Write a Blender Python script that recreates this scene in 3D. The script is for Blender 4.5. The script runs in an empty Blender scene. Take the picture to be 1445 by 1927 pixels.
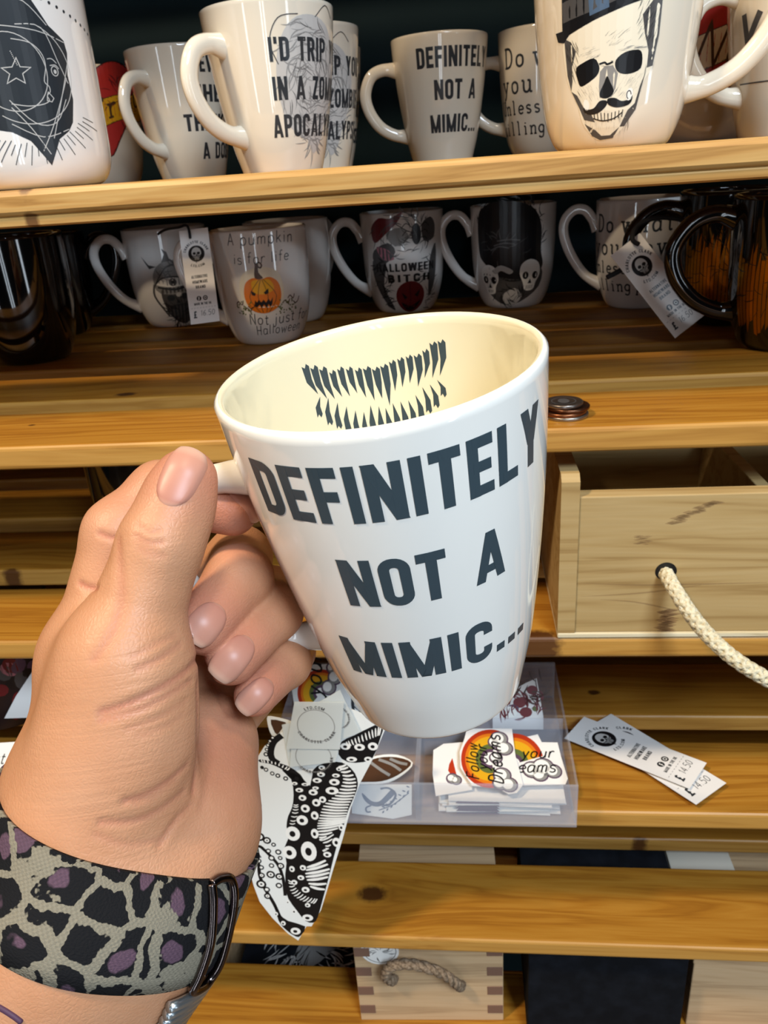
import bpy, bmesh, math, random
import numpy as np
from mathutils import Vector, Matrix, geometry
random.seed(7)
SC = bpy.context.scene
COL = SC.collection
PI = math.pi

# ------------------------------------------------------------------ camera
F_PX, CX, CY = 1470.0, 722.5, 963.5          # focal length and centre, image taken as 1445 x 1927
CZ = 1.35                                    # camera height above the shop floor
def _n(v):
    v = np.asarray(v, float); return v / np.linalg.norm(v)
_vx = np.array([-13722.0, 327.0, F_PX])
_vy = np.array([-(327.0 * -655.0 + F_PX * F_PX) / -13722.0, -655.0, F_PX])
_X, _Y = -_n(_vx), _n(_vy)
_Z = np.cross(_X, _Y); _Z = -_Z if _Z[1] > 0 else _Z
RW = np.stack([_X, _Y, _Z])                  # world = RW @ camera vector (x right, y down, z forward)
CAM = np.array([0, 0, CZ])
def ray(x, y): return RW @ np.array([x - CX, y - CY, F_PX])
def on_y(x, y, Y): r = ray(x, y); return CAM + r * (Y / r[1])
def on_z(x, y, z): r = ray(x, y); return CAM + r * ((z - CZ) / r[2])
def at(x, y, depth): return CAM + ray(x, y) * (depth / F_PX)

cam_d = bpy.data.cameras.new('camera'); cam = bpy.data.objects.new('camera', cam_d); COL.objects.link(cam)
cam_d.sensor_fit = 'VERTICAL'; cam_d.sensor_height = 34.6; cam_d.lens = 34.6 * F_PX / 1927.0
cam_d.clip_start = 0.01; cam_d.clip_end = 50
_m = np.eye(4); _m[:3, 0] = RW @ [1, 0, 0]; _m[:3, 1] = RW @ [0, -1, 0]; _m[:3, 2] = RW @ [0, 0, -1]; _m[:3, 3] = CAM
cam.matrix_world = Matrix(_m.tolist())
cam_d.dof.use_dof = True; cam_d.dof.focus_distance = 0.21; cam_d.dof.aperture_fstop = 48
SC.camera = cam

# ------------------------------------------------------------------ world, light, exposure
SC.view_settings.view_transform = 'Standard'; SC.view_settings.look = 'None'
SC.view_settings.gamma = 1.0; SC.view_settings.use_curve_mapping = False
SC.view_settings.exposure = 0.12
W = bpy.data.worlds.new('shop_air'); SC.world = W; W.use_nodes = True
W.node_tree.nodes['Background'].inputs[0].default_value = (0.80, 0.82, 0.88, 1)
W.node_tree.nodes['Background'].inputs[1].default_value = 0.012
def area(name, loc, target, sx, sy, power, col, spread=PI):
    d = bpy.data.lights.new(name, 'AREA'); d.shape = 'RECTANGLE'; d.size = sx; d.size_y = sy
    d.energy = power; d.color = col; d.spread = spread
    o = bpy.data.objects.new(name, d); COL.objects.link(o); o.location = loc
    o.rotation_euler = (Vector(target) - Vector(loc)).to_track_quat('-Z', 'Y').to_euler()
    return o
# floor-to-ceiling panes of the shop front behind the photographer, an unseen cool panel added to light the held mug and hand, and warm ceiling lamps
for _x, _y, _w in ((0.02, -2.4, .12), (0.26, -2.4, .12), (2.5, -1.9, .26), (-1.5, -2.2, .16)):
    area('shopfront_light', (_x, _y, 1.15), (0.0, 0.6, 1.2), _w, 1.9, 34 * _w, (0.80, 0.90, 1.0))
area('added_cool_panel', (0.85, -1.15, 2.70), (0.0, 0.25, 1.2), 0.60, 0.60, 52, (0.68, 0.83, 1.0))
area('ceiling_lamp', (-0.85, -0.30, 2.65), (-0.10, 0.45, 1.1), 0.16, 0.16, 25, (1.0, 0.80, 0.56))
area('ceiling_lamp', (0.15, -0.20, 2.70), (0.10, 0.45, 1.1), 0.16, 0.16, 6, (1.0, 0.82, 0.60))

# ------------------------------------------------------------------ materials
def srgb(h):
    if isinstance(h, str):
        h = h.lstrip('#'); c = [int(h[i:i + 2], 16) / 255 for i in (0, 2, 4)]
    else: c = h
    return tuple((x / 12.92 if x <= .04045 else ((x + .055) / 1.055) ** 2.4) for x in c)
MATS = {}
def mat(name, col='#808080', rough=.5, metal=0., spec=.5, trans=0., ior=1.45, alpha=1., coat=0., sss=0.):
    if name in MATS: return MATS[name]
    m = bpy.data.materials.new(name); m.use_nodes = True
    b = m.node_tree.nodes['Principled BSDF']
    c = srgb(col)
    b.inputs['Base Color'].default_value = (*c, 1); b.inputs['Roughness'].default_value = rough
    b.inputs['Metallic'].default_value = metal; b.inputs['Specular IOR Level'].default_value = spec
    b.inputs['Transmission Weight'].default_value = trans; b.inputs['IOR'].default_value = ior
    b.inputs['Alpha'].default_value = alpha; b.inputs['Coat Weight'].default_value = coat
    if sss:
        b.inputs['Subsurface Weight'].default_value = sss
    MATS[name] = m
    return m
class NT:
    """small helper for node trees"""
    def __init__(s, m): s.t = m.node_tree; s.b = s.t.nodes['Principled BSDF']
    def n(s, typ, **kw):
        x = s.t.nodes.new(typ)
        for k, v in kw.items():
            if k.startswith('i_'):
                key = k[2:]; key = int(key) if key.isdigit() else key.replace('_', ' ')
                x.inputs[key].default_value = v
            else: setattr(x, k, v)
        return x
    def l(s, a, b): s.t.links.new(a, b)
    def math(s, op, a, b=None, c=None):
        x = s.t.nodes.new('ShaderNodeMath'); x.operation = op
        for i, v in enumerate((a, b, c)):
            if v is None: continue
            if isinstance(v, (int, float)): x.inputs[i].default_value = v
            else: s.l(v, x.inputs[i])
        return x.outputs[0]
    def ramp(s, fac, stops, interp='LINEAR'):
        r = s.t.nodes.new('ShaderNodeValToRGB'); r.color_ramp.interpolation = interp
        e = r.color_ramp.elements
        while len(e) < len(stops): e.new(.5)
        for k, (p, c) in enumerate(stops):
            e[k].position = p; e[k].color = (*(srgb(c) if isinstance(c, str) else c), 1)
        s.l(fac, r.inputs[0]); return r.outputs[0]
    def mix(s, fac, a, b, blend='MIX'):
        x = s.t.nodes.new('ShaderNodeMix'); x.data_type = 'RGBA'; x.blend_type = blend
        for inp, v in ((x.inputs[0], fac), (x.inputs[6], a), (x.inputs[7], b)):
            if isinstance(v, (int, float)): inp.default_value = v
            elif isinstance(v, tuple): inp.default_value = (*v, 1)
            elif isinstance(v, str): inp.default_value = (*srgb(v), 1)
            else: s.l(v, inp)
        return x.outputs[2]
    def noise(s, vec, scale, detail=3, rough=.5, dist=0.):
        x = s.n('ShaderNodeTexNoise'); x.inputs['Scale'].default_value = scale; x.inputs['Detail'].default_value = detail
        x.inputs['Roughness'].default_value = rough; x.inputs['Distortion'].default_value = dist
        if vec is not None: s.l(vec, x.inputs['Vector'])
        return x.outputs[0]
    def mapping(s, vec, sc=(1, 1, 1), loc=(0, 0, 0), rot=(0, 0, 0)):
        x = s.n('ShaderNodeMapping'); x.inputs['Scale'].default_value = sc; x.inputs['Location'].default_value = loc; x.inputs['Rotation'].default_value = rot
        s.l(vec, x.inputs['Vector']); return x.outputs[0]
    def bump(s, h, strength=.2, dist=.001):
        x = s.n('ShaderNodeBump'); x.inputs['Strength'].default_value = strength; x.inputs['Distance'].default_value = dist
        s.l(h, x.inputs['Height']); s.l(x.outputs[0], s.b.inputs['Normal'])

def wood(name, light, mid, dark, knot_col='#4a2410', scale=1.0, rough=.42, contrast=1.0):
    """long-grained pine: grain runs along object X; knots come from the object's own knot_x, knot_y, knot_r"""
    if name in MATS: return MATS[name]
    m = mat(name, mid, rough, spec=.35); t = NT(m)
    tc = t.n('ShaderNodeTexCoord'); oi = t.n('ShaderNodeObjectInfo')
    off = t.n('ShaderNodeCombineXYZ')
    for k, f in enumerate((17.0, 5.3, 9.1)): t.l(t.math('MULTIPLY', oi.outputs['Random'], f), off.inputs[k])
    def attr(nm):
        a = t.n('ShaderNodeAttribute'); a.attribute_type = 'OBJECT'; a.attribute_name = nm; return a.outputs['Fac']
    sep = t.n('ShaderNodeSeparateXYZ'); t.l(tc.outputs['Object'], sep.inputs[0])
    kx, ky, kr = attr('knot_x'), attr('knot_y'), attr('knot_r')
    dx = t.math('SUBTRACT', sep.outputs[0], kx); dy = t.math('SUBTRACT', sep.outputs[1], ky)
    # the grain bends round the knot: warp y by a bell along x
    g = t.math('EXPONENT', t.math('MULTIPLY', t.math('MULTIPLY', dx, dx), -500.0))
    sgn = t.math('DIVIDE', dy, t.math('ADD', t.math('ABSOLUTE', dy), .006))
    warp = t.math('MULTIPLY', t.math('MULTIPLY', g, sgn), t.math('MULTIPLY', kr, -1.3))
    comb = t.n('ShaderNodeCombineXYZ')
    t.l(sep.outputs[0], comb.inputs[0]); t.l(t.math('ADD', sep.outputs[1], warp), comb.inputs[1]); t.l(sep.outputs[2], comb.inputs[2])
    add = t.n('ShaderNodeVectorMath', operation='ADD'); t.l(comb.outputs[0], add.inputs[0]); t.l(off.outputs[0], add.inputs[1])
    v = t.mapping(add.outputs[0], (2.2 * scale, 46 * scale, 46 * scale))
    v2 = t.mapping(add.outputs[0], (7 * scale, 420 * scale, 420 * scale))
    n1 = t.noise(v, 1.0, 4, .55, .6)
    rings = t.math('FRACT', t.math('MULTIPLY', n1, 6.0))
    rings = t.math('ABSOLUTE', t.math('SUBTRACT', rings, .5))
    n2 = t.noise(v2, 1.0, 2)
    big = t.noise(t.mapping(add.outputs[0], (3, 9, 9)), 1.0, 2)
    c = t.ramp(t.math('ADD', t.math('MULTIPLY', rings, 1.25 * contrast), t.math('MULTIPLY', n2, .22)), [(0.05, dark), (.30, mid), (.72, light)])
    c = t.mix(t.math('MULTIPLY', t.math('SUBTRACT', big, .35), .55), c, mid)
    # knot core
    e = t.math('SQRT', t.math('ADD', t.math('MULTIPLY', t.math('MULTIPLY', dx, dx), .42), t.math('MULTIPLY', dy, dy)))
    rel = t.math('DIVIDE', e, t.math('ADD', kr, 1e-5))
    wob = t.math('ADD', rel, t.math('MULTIPLY', t.math('SUBTRACT', t.noise(t.mapping(tc.outputs['Object'], (260, 260, 260)), 1.0, 2), .5), .5))
    km = t.ramp(wob, [(.55, (1, 1, 1)), (1.05, (0.0, 0.0, 0.0))])
    c = t.mix(t.math('MULTIPLY', km, .92), c, knot_col)
    t.l(c, t.b.inputs['Base Color'])
    t.bump(t.math('ADD', n2, t.math('MULTIPLY', rings, .6)), .18, .0006)
    return m

# ------------------------------------------------------------------ objects
def mesh_obj(name, verts, faces, mats, parent=None, smooth=False, mi=None):
    me = bpy.data.meshes.new(name); me.from_pydata([tuple(map(float, v)) for v in verts], [], [tuple(map(int, f)) for f in faces]); me.update()
    for m in (mats if isinstance(mats, (list, tuple)) else [mats]): me.materials.append(m)
    if mi is not None: me.polygons.foreach_set('material_index', np.asarray(mi, np.int32))
    if smooth: me.polygons.foreach_set('use_smooth', np.ones(len(me.polygons), bool))
    o = bpy.data.objects.new(name, me); COL.objects.link(o)
    if parent: o.parent = parent
    return o
def bm_obj(name, bm, mats, parent=None, smooth=False):
    me = bpy.data.meshes.new(name); bm.normal_update(); bm.to_mesh(me); bm.free()
    for m in (mats if isinstance(mats, (list, tuple)) else [mats]): me.materials.append(m)
    if smooth: me.polygons.foreach_set('use_smooth', np.ones(len(me.polygons), bool))
    o = bpy.data.objects.new(name, me); COL.objects.link(o)
    if parent: o.parent = parent
    return o
def empty(name, loc=(0, 0, 0), rz=0.):
    o = bpy.data.objects.new(name, None); COL.objects.link(o); o.location = tuple(map(float, loc)); o.rotation_euler = (0, 0, rz)
    o.empty_display_size = .02
    return o
def tag(o, label, cat, group=None):
    o['label'] = label; o['category'] = cat
    if group: o['group'] = group
    return o
def box_bm(x0, y0, z0, x1, y1, z1, bev=0., seg=2):
    bm = bmesh.new(); bmesh.ops.create_cube(bm, size=1)
    for v in bm.verts:
        v.co = Vector(((x0 + x1) / 2 + v.co.x * (x1 - x0), (y0 + y1) / 2 + v.co.y * (y1 - y0), (z0 + z1) / 2 + v.co.z * (z1 - z0)))
    if bev: bmesh.ops.bevel(bm, geom=bm.edges[:], offset=bev, segments=seg, affect='EDGES', profile=.5)
    return bm
def box(name, lo, hi, m, parent=None, bev=.0, smooth=False):
    """box whose object origin is its own centre, so the material follows it"""
    c = [(a + b) / 2 for a, b in zip(lo, hi)]
    o = bm_obj(name, box_bm(*[a - k for a, k in zip(lo, c)], *[b - k for b, k in zip(hi, c)], bev), m, parent, smooth)
    o.location = c
    return o
def crom(P, n=8, closed=False):
    """Catmull-Rom through points (any dimension)"""
    P = [np.asarray(p, float) for p in P]; k = len(P); out = []
    for i in range(k if closed else k - 1):
        if closed: a, b, c, d = P[i - 1], P[i], P[(i + 1) % k], P[(i + 2) % k]
        else: a, b, c, d = P[max(i - 1, 0)], P[i], P[i + 1], P[min(i + 2, k - 1)]
        for j in range(n):
            t = j / n
            out.append(.5 * ((2 * b) + (c - a) * t + (2 * a - 5 * b + 4 * c - d) * t * t + (-a + 3 * b - 3 * c + d) * t ** 3))
    if not closed: out.append(P[-1])
    return np.array(out)
def tube(path, rad, n=12, caps=True, flat=None, up=(0, 0, 1)):
    """swept tube; rad scalar or per point; flat = (a, b) scale of the section along (binormal, normal)"""
    P = np.asarray(path, float); k = len(P)
    R = np.full(k, rad) if np.isscalar(rad) else np.asarray(rad, float)
    T = np.gradient(P, axis=0); T /= np.linalg.norm(T, axis=1)[:, None]
    N = np.zeros_like(P); u = np.asarray(up, float)
    if abs(T[0] @ u) > .95: u = np.array([1., 0, 0]) if abs(T[0][0]) < .9 else np.array([0, 1., 0])
    v = np.cross(T[0], u); v /= np.linalg.norm(v); N[0] = v
    for i in range(1, k):
        w = N[i - 1] - T[i] * (N[i - 1] @ T[i]); N[i] = w / np.linalg.norm(w)
    B = np.cross(T, N); a = np.linspace(0, 2 * PI, n, endpoint=False); fa, fb = flat or (1, 1)
    V = (P[:, None] + R[:, None, None] * (fa * np.cos(a)[None, :, None] * N[:, None] + fb * np.sin(a)[None, :, None] * B[:, None])).reshape(-1, 3)
    Fc = [(i * n + j, i * n + (j + 1) % n, (i + 1) * n + (j + 1) % n, (i + 1) * n + j) for i in range(k - 1) for j in range(n)]
    if caps: Fc += [tuple(range(n))[::-1], tuple(range((k - 1) * n, k * n))]
    return V, Fc
def lathe(prof, n=64):
    """closed profile [(r, z)], first and last on the axis"""
    V, Fc = [], []; rings = []
    for r, z in prof:
        if r < 1e-6: rings.append([len(V)]); V.append((0, 0, z))
        else:
            rings.append(list(range(len(V), len(V) + n)))
            V += [(r * math.cos(2 * PI * j / n), r * math.sin(2 * PI * j / n), z) for j in range(n)]
    for a, b in zip(rings, rings[1:]):
        if len(a) == 1 and len(b) == 1: continue
        for j in range(n):
            j2 = (j + 1) % n
            if len(a) == 1: Fc.append((a[0], b[j2], b[j]))
            elif len(b) == 1: Fc.append((a[j], a[j2], b[0]))
            else: Fc.append((a[j], a[j2], b[j2], b[j]))
    return V, Fc

# ------------------------------------------------------------------ flat print as thin geometry
INK = dict(ink='#2b2f33', teal='#3a4950', black='#141416', white='#efece4', grey='#8b8985', lgrey='#bdbab4', dgrey='#4c4a49', red='#b5312c',
           dred='#6d1f22', yellow='#dba21f', orange='#d9761c', brown='#4b3120', green='#5f6a35', pink='#b0707a', gold='#c98a2a', rust='#b3371a',
           purple='#5a4356', cream='#e8dfc8', blue='#4d6178')
def ink(c): return mat('ink_' + c, INK[c], .28, spec=.5)
class Art:
    """2-D drawing in metres; every shape becomes a sliver of mesh just above the surface it is printed on"""
    def __init__(s): s.V, s.F, s.M, s.names, s.lay = [], [], [], [], 0
    def _add(s, P, F, col):
        if col not in s.names: s.names.append(col)
        b = len(s.V); s.V += [(p[0], p[1], s.lay) for p in P]; s.F += [tuple(b + i for i in f) for f in F]; s.M += [s.names.index(col)] * len(F)
    def up(s): s.lay += 1; return s
    def fill(s, pts, col, g=.004, curve=0):
        P = np.asarray(pts, float)
        if curve: P = crom(P, curve, True)
        Q = []
        for a, b in zip(P, np.roll(P, -1, 0)):
            L = np.linalg.norm(b - a); k = max(1, int(math.ceil(L / g)))
            Q += [a + (b - a) * i / k for i in range(k)]
        n = len(Q); lo, hi = P.min(0), P.max(0)
        G = [(x, y) for x in np.arange(lo[0] + g * .5, hi[0], g) for y in np.arange(lo[1] + g * .5, hi[1], g)]
        co, _, fa, *_ = geometry.delaunay_2d_cdt([Vector((float(a), float(b))) for a, b in list(Q) + G], [], [list(range(n))], 1, 1e-7)
        s._add([(v.x, v.y) for v in co], [tuple(f) for f in fa], col); return s
    def line(s, pts, w, col, closed=False, curve=0, g=.004, ends=None):
        P = np.asarray(pts, float)
        if curve: P = crom(P, curve, closed)
        if closed: P = np.vstack([P, P[:1]])
        Q = [P[0]]
        for a, b in zip(P, P[1:]):
            k = max(1, int(math.ceil(np.linalg.norm(b - a) / g)))
            Q += [a + (b - a) * i / k for i in range(1, k + 1)]
        Q = np.array(Q); n = len(Q)
        if n < 2: return s
        d = np.diff(Q, axis=0); L = np.linalg.norm(d, axis=1); keep = np.r_[True, L > 1e-9]; Q = Q[keep]; n = len(Q)
        if n < 2: return s
        d = np.diff(Q, axis=0); d /= np.linalg.norm(d, axis=1)[:, None]
        N = np.stack([-d[:, 1], d[:, 0]], 1)
        a, b = np.vstack([N[:1], N]), np.vstack([N, N[-1:]])
        if closed: a[0] = N[-1]; b[-1] = N[0]
        m = a + b; m /= np.maximum(np.linalg.norm(m, axis=1), 1e-6)[:, None]
        sc = 1 / np.maximum((m * b).sum(1), .45)
        ww = np.full(n, w / 2) if ends is None else np.interp(np.linspace(0, 1, n), np.linspace(0, 1, len(ends)), np.asarray(ends) * w / 2)
        A, B = Q + m * (sc * ww)[:, None], Q - m * (sc * ww)[:, None]
        s._add(np.vstack([A, B]), [(i, n + i, n + i + 1, i + 1) for i in range(n - 1)], col); return s
    def ell(s, cx, cy, rx, ry, col, rot=0., n=20, g=.004):
        a = np.linspace(0, 2 * PI, n, endpoint=False); c, sn = math.cos(rot), math.sin(rot)
        x, y = rx * np.cos(a), ry * np.sin(a)
        return s.fill(np.stack([cx + c * x - sn * y, cy + sn * x + c * y], 1), col, g)
    def ring(s, cx, cy, rx, ry, w, col, rot=0., n=24, a0=0., a1=2 * PI):
        full = abs(a1 - a0 - 2 * PI) < 1e-6
        a = np.linspace(a0, a1, n, endpoint=not full); c, sn = math.cos(rot), math.sin(rot)
        x, y = rx * np.cos(a), ry * np.sin(a)
        return s.line(np.stack([cx + c * x - sn * y, cy + sn * x + c * y], 1), w, col, closed=full)
    def xf(s, other, dx=0., dy=0., rot=0., sc=1.):
        """place another drawing in this one"""
        c, sn = math.cos(rot) * sc, math.sin(rot) * sc
        b = len(s.V); s.V += [(dx + c * x - sn * y, dy + sn * x + c * y, s.lay + l) for x, y, l in other.V]
        for f, m in zip(other.F, other.M):
            k = other.names[m]
            if k not in s.names: s.names.append(k)
            s.F.append(tuple(b + i for i in f)); s.M.append(s.names.index(k))
        return s
    def build(s, name, fn, parent=None, lift=.00010, step=.00002, inkf=None):
        V = [fn(x, y, lift + step * l) for x, y, l in s.V]
        return mesh_obj(name, V, s.F, [(inkf or ink)(c) for c in s.names], parent, False, s.M)

# block capitals: polygons in a box one unit high
_T = .185
def _rect(x0, y0, x1, y1): return ('p', [(x0, y0), (x1, y0), (x1, y1), (x0, y1)])
def _dg(x0, y0, x1, y1, w=_T * 1.12): return ('p', [(x0 - w / 2, y0), (x0 + w / 2, y0), (x1 + w / 2, y1), (x1 - w / 2, y1)])
def _rr(w, y0=0., y1=1., r=.155, gap=None):
    h = _T / 2; r = min(r, (w - _T) / 2 - .004, (y1 - y0 - _T) / 2 - .004); x0, x1, a, b = h, w - h, y0 + h, y1 - h; P = []
    for cx, cy, t in ((x1 - r, b - r, 0), (x0 + r, b - r, 90), (x0 + r, a + r, 180), (x1 - r, a + r, 270)):
        P += [(cx + r * math.cos(math.radians(t + k * 15)), cy + r * math.sin(math.radians(t + k * 15))) for k in range(7)]
    return P
def _caps():
    T, h, G = _T, _T / 2, {}
    V = lambda x: _rect(x - h, 0, x + h, 1)
    Hb = lambda y, x0, x1: _rect(x0, y - h, x1, y + h)
    w = .52
    G['I'] = (T, [V(h)])
    G['E'] = (.45, [V(h), Hb(1 - h, h, .45), Hb(.5, h, .41), Hb(h, h, .45)])
    G['F'] = (.43, [V(h), Hb(1 - h, h, .43), Hb(.49, h, .40)])
    G['L'] = (.43, [V(h), Hb(h, h, .43)])
    G['T'] = (.48, [V(.24), Hb(1 - h, 0, .48)])
    G['H'] = (w, [V(h), V(w - h), Hb(.5, h, w - h)])
    G['N'] = (.56, [V(h), V(.56 - h), _dg(.56 - h, 0, h, 1)])
    G['M'] = (.68, [V(h), V(.68 - h), _dg(.34, 0, h * .9, 1, _T * .9), _dg(.34, 0, .68 - h * .9, 1, _T * .9)])
    G['A'] = (.62, [_dg(.09, 0, .31, 1, _T * .98), _dg(.53, 0, .31, 1, _T * .98), _rect(.15, .17, .47, .17 + _T * .85)])
    G['Y'] = (.56, [_rect(.28 - h, 0, .28 + h, .45), _dg(.28, .40, .10, 1), _dg(.28, .40, .46, 1)])
    G['K'] = (.55, [V(h), _dg(.10, .42, .45, 1), _dg(.45, 0, .21, .62)])
    G['Z'] = (.48, [Hb(1 - h, 0.02, .47), Hb(h, 0.01, .48), _dg(.11, h, .37, 1 - h)])
    G['W'] = (.80, [_dg(.22, 0, .09, 1), _dg(.22, 0, .40, 1), _dg(.58, 0, .40, 1), _dg(.58, 0, .71, 1)])
    G['V'] = (.56, [_dg(.28, 0, .10, 1), _dg(.28, 0, .46, 1)])
    G['O'] = (w, [('s', _rr(w), True)]); G['0'] = G['O']
    D = _rr(w); D = D[:7] + [(h, 1 - h), (h, h)] + D[21:]
    G['D'] = (w, [('s', D, True)])
    P = _rr(.50, .38, 1); P = P[:7] + [(h, 1 - h), (h, .38 + h)] + P[21:]
    G['P'] = (.50, [V(h), ('s', P, True)])
    G['R'] = (.52, [V(h), ('s', P, True), _dg(.43, 0, .28, .5)])
    B2 = _rr(.52, 0, .58); B2 = B2[:7] + [(h, .58 - h), (h, h)] + B2[21:]
    B1 = _rr(.49, .42, 1); B1 = B1[:7] + [(h, 1 - h), (h, .42 + h)] + B1[21:]
    G['B'] = (w, [('s', B2, True), ('s', B1, True)])
    O = _rr(w); C = O[:14] + O[14:28]
    G['C'] = (w, [('s', [(w - h, .66)] + O[:28] + [(w - h, .34)], False)])
    G['G'] = (w, [('s', [(w - h, .66)] + O[:28] + [(w - h, .46), (.28, .46)], False)])
    G['U'] = (w, [('s', [(h, 1)] + O[14:28] + [(w - h, 1)], False)])
    S = [(.43, .76)] + [(p[0] * .96, p[1] * .55 + .45) for p in O[:20]] + [(.40, .47)] + [(p[0] * .96, p[1] * .55) for p in (O[::-1][24:] + O[::-1][:14])][3:16] + [(.08, .24)]
    G['S'] = (.50, [('s', [(.42, .74), (.40, .88), (.25, .91), (.10, .86), (.09, .70), (.16, .58), (.34, .46), (.42, .34), (.41, .15), (.26, .09), (.11, .13), (.08, .28)], False)])
    G['.'] = (T, [_rect(0, 0, T, T)]); G['\''] = (T, [_rect(0, .72, T * .9, 1)]); G['-'] = (.3, [Hb(.45, 0, .3)])
    G['1'] = (.30, [V(.2), _dg(.04, .76, .16, 1)]); G['4'] = (.5, [_rect(.3, 0, .3 + T, 1), Hb(.27, 0, .5), _dg(.08, .27, .32, 1)])
    G['5'] = (.5, [('s', [(.44, .91), (.12, .91), (.11, .55), (.3, .60), (.42, .48), (.42, .20), (.28, .09), (.08, .12)], False)])
    G['6'] = (.5, [('s', _rr(.5, 0, .6), True), ('s', [(.10, .35), (.11, .7), (.24, .91), (.42, .86)], False)])
    G['\u00a3'] = (.5, [('s', [(.42, .80), (.32, .92), (.19, .86), (.19, .55), (.17, .25), (.08, .09), (.46, .09)], False), Hb(.47, .05, .36)])
    G['#'] = (.5, [V(.16), V(.36), Hb(.66, 0, .5), Hb(.34, 0, .5)])
    return G
CAPS = _caps()
# pen strokes on a 6 x 10 grid: upper case letter = height 10, x-height 6
PEN = {
 'a': (5.6, ['~5,4.6 3.9,6 2,6 .8,4.6 .6,2.6 1.4,.4 3,.1 4.6,1.4 5,3', '5,6 5,.8 5.8,0']), 'b': (5.6, ['.8,10 .8,0', '~.8,4 2,6 4,6 5.2,4 5.2,2 4,0 2,0 .8,2']),
 'd': (5.6, ['5,10 5,0', '~5,4 4,6 2,6 .6,4 .6,2 2,0 4,0 5,2']), 'e': (5.4, ['~.7,3.1 5,3.3 4.8,5 3,6.1 1.2,5 .6,3 1.2,.8 3,0 5,.9']),
 'f': (4.2, ['~4,9.4 3,10 1.9,9 1.8,6 1.8,0', '.4,6 3.6,6']), 'g': (5.6, ['~5,4.6 4,6 2,6 .7,4.3 .7,2.6 2,.9 4,.9 5,2.4', '~5,6 5,-1 4,-2.9 2,-3 .8,-2']),
 'h': (5.8, ['1,10 1,0', '~1,4 2.2,5.8 4,6 5,4.6 5,0']), 'i': (2.4, ['1.2,6 1.2,0', '1.2,8 1.2,8.9']), 'j': (3, ['~2,6 2,-1 1,-3 -.4,-2.4', '2,8 2,8.9']), 'k': (5.4, ['1,10 1,0', '1,2.6 4.6,6', '2.3,3.8 5,0']),
 'l': (2.4, ['1.2,10 1.2,0']), 'm': (8, ['1,6 1,0', '~1,4.4 2.2,6 3.6,5.8 4.1,4.6 4.1,0', '~4.1,4.4 5.2,6 6.6,5.8 7.1,4.6 7.1,0']),
 'n': (5.8, ['1,6 1,0', '~1,4 2.2,5.8 4,6 5,4.6 5,0']), 'o': (5.6, ['~2.8,6 1,5 .6,3 1,1 2.8,0 4.6,1 5,3 4.6,5 2.8,6']),
 'p': (5.6, ['.8,6 .8,-3', '~.8,4 2,6 4,6 5.2,4 5.2,2 4,0 2,0 .8,2']), 'r': (4.6, ['1,6 1,0', '~1,3.6 2,5.6 3.4,6 4.4,5.4']),
 's': (5, ['~4.4,5.2 2.8,6 1,5.4 1,3.9 2.6,3.1 4.3,2.3 4.4,.8 2.8,0 .8,.7']), 't': (4, ['~1.8,8.4 1.8,1.4 2.6,.1 3.8,.6', '.3,6 3.6,6']),
 'u': (5.8, ['~1,6 1,1.6 2,.1 3.8,.2 5,2', '5,6 5,0']), 'v': (5.4, ['.6,6 2.7,0 4.8,6']), 'w': (7.4, ['.6,6 2,0 3.7,5.4 5.4,0 6.8,6']), 'y': (5.4, ['.6,6 2.8,.4', '4.9,6 2.4,-1.4 1.4,-2.9 .4,-2.7']),
 'A': (7, ['.6,0 3.4,10 6.2,0', '1.6,3.4 5.2,3.4']), 'D': (6.6, ['1,0 1,10', '~1,10 4,9.6 5.8,7 5.8,3 4,.4 1,0']), 'F': (6, ['1,0 1,10 5.4,10', '1,5.2 4.6,5.2']), 'H': (6.6, ['1,0 1,10', '5.6,0 5.6,10', '1,5 5.6,5']),
 'N': (6.8, ['1,0 1,10 5.8,0 5.8,10']), 'U': (6.8, ['~1,10 1,3 2,.3 3.6,0 5.2,.5 5.8,3 5.8,10']), 'Y': (6.4, ['.6,10 3.2,5 5.8,10', '3.2,5 3.2,0']), 'I': (2.4, ['1.2,0 1.2,10']), '\'': (2, ['1,10 .9,8']), '.': (2, ['1,0 1,.8']),
 '1': (3, ['.5,8 1.8,10 1.8,0']), '4': (6, ['4.2,0 4.2,10 .6,3 5.4,3']), '5': (6, ['~5,10 1.4,10 1.1,6 3,6.3 5,4.6 4.8,1.4 3,0 .8,.8']), '0': (5.6, ['~2.8,10 .8,8 .6,5 .9,2 2.8,0 4.8,2 5,5 4.8,8 2.8,10']), '6': (5.6, ['~4.6,9.6 2,8 .7,4 1,1.2 2.8,0 4.8,1.4 4.6,4 2.8,5 1,3.4']), '\u00a3': (6, ['~5,8 4,10 2.4,9.4 2.1,6 1.8,2 .6,0 5.4,.2', '.8,5 4,5'])}
SERIF = {'h': [(1, 0), (5, 0), (1, 10, -1)], 'l': [(1.2, 0), (1.2, 10, -1)], 'i': [(1.2, 0), (1.2, 6, -1)], 'n': [(1, 0), (5, 0), (1, 6, -1)], 'k': [(1, 0), (5, 0), (1, 10, -1), (4.8, 6)], 'u': [(5, 0, 1), (1, 6, -1), (5, 6, -1)],
         'w': [(.6, 6), (6.8, 6), (3.7, 5.6)], 'y': [(.6, 6), (4.9, 6)], 'v': [(.6, 6), (4.8, 6)], 'p': [(.8, 6, -1), (.8, -3)], 'D': [(1, 0), (1, 10)], 'U': [(1, 10), (5.8, 10)], 'r': [(1, 0), (1, 6, -1)], 'Y': [(.6, 10), (5.8, 10), (3.2, 0)], 'd': [(5, 0, 1), (5, 10, -1)]}
def caps_w(t, gap=.10, sp=.30): return sum((sp if c == ' ' else CAPS[c][0]) + gap for c in t) - gap
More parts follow.
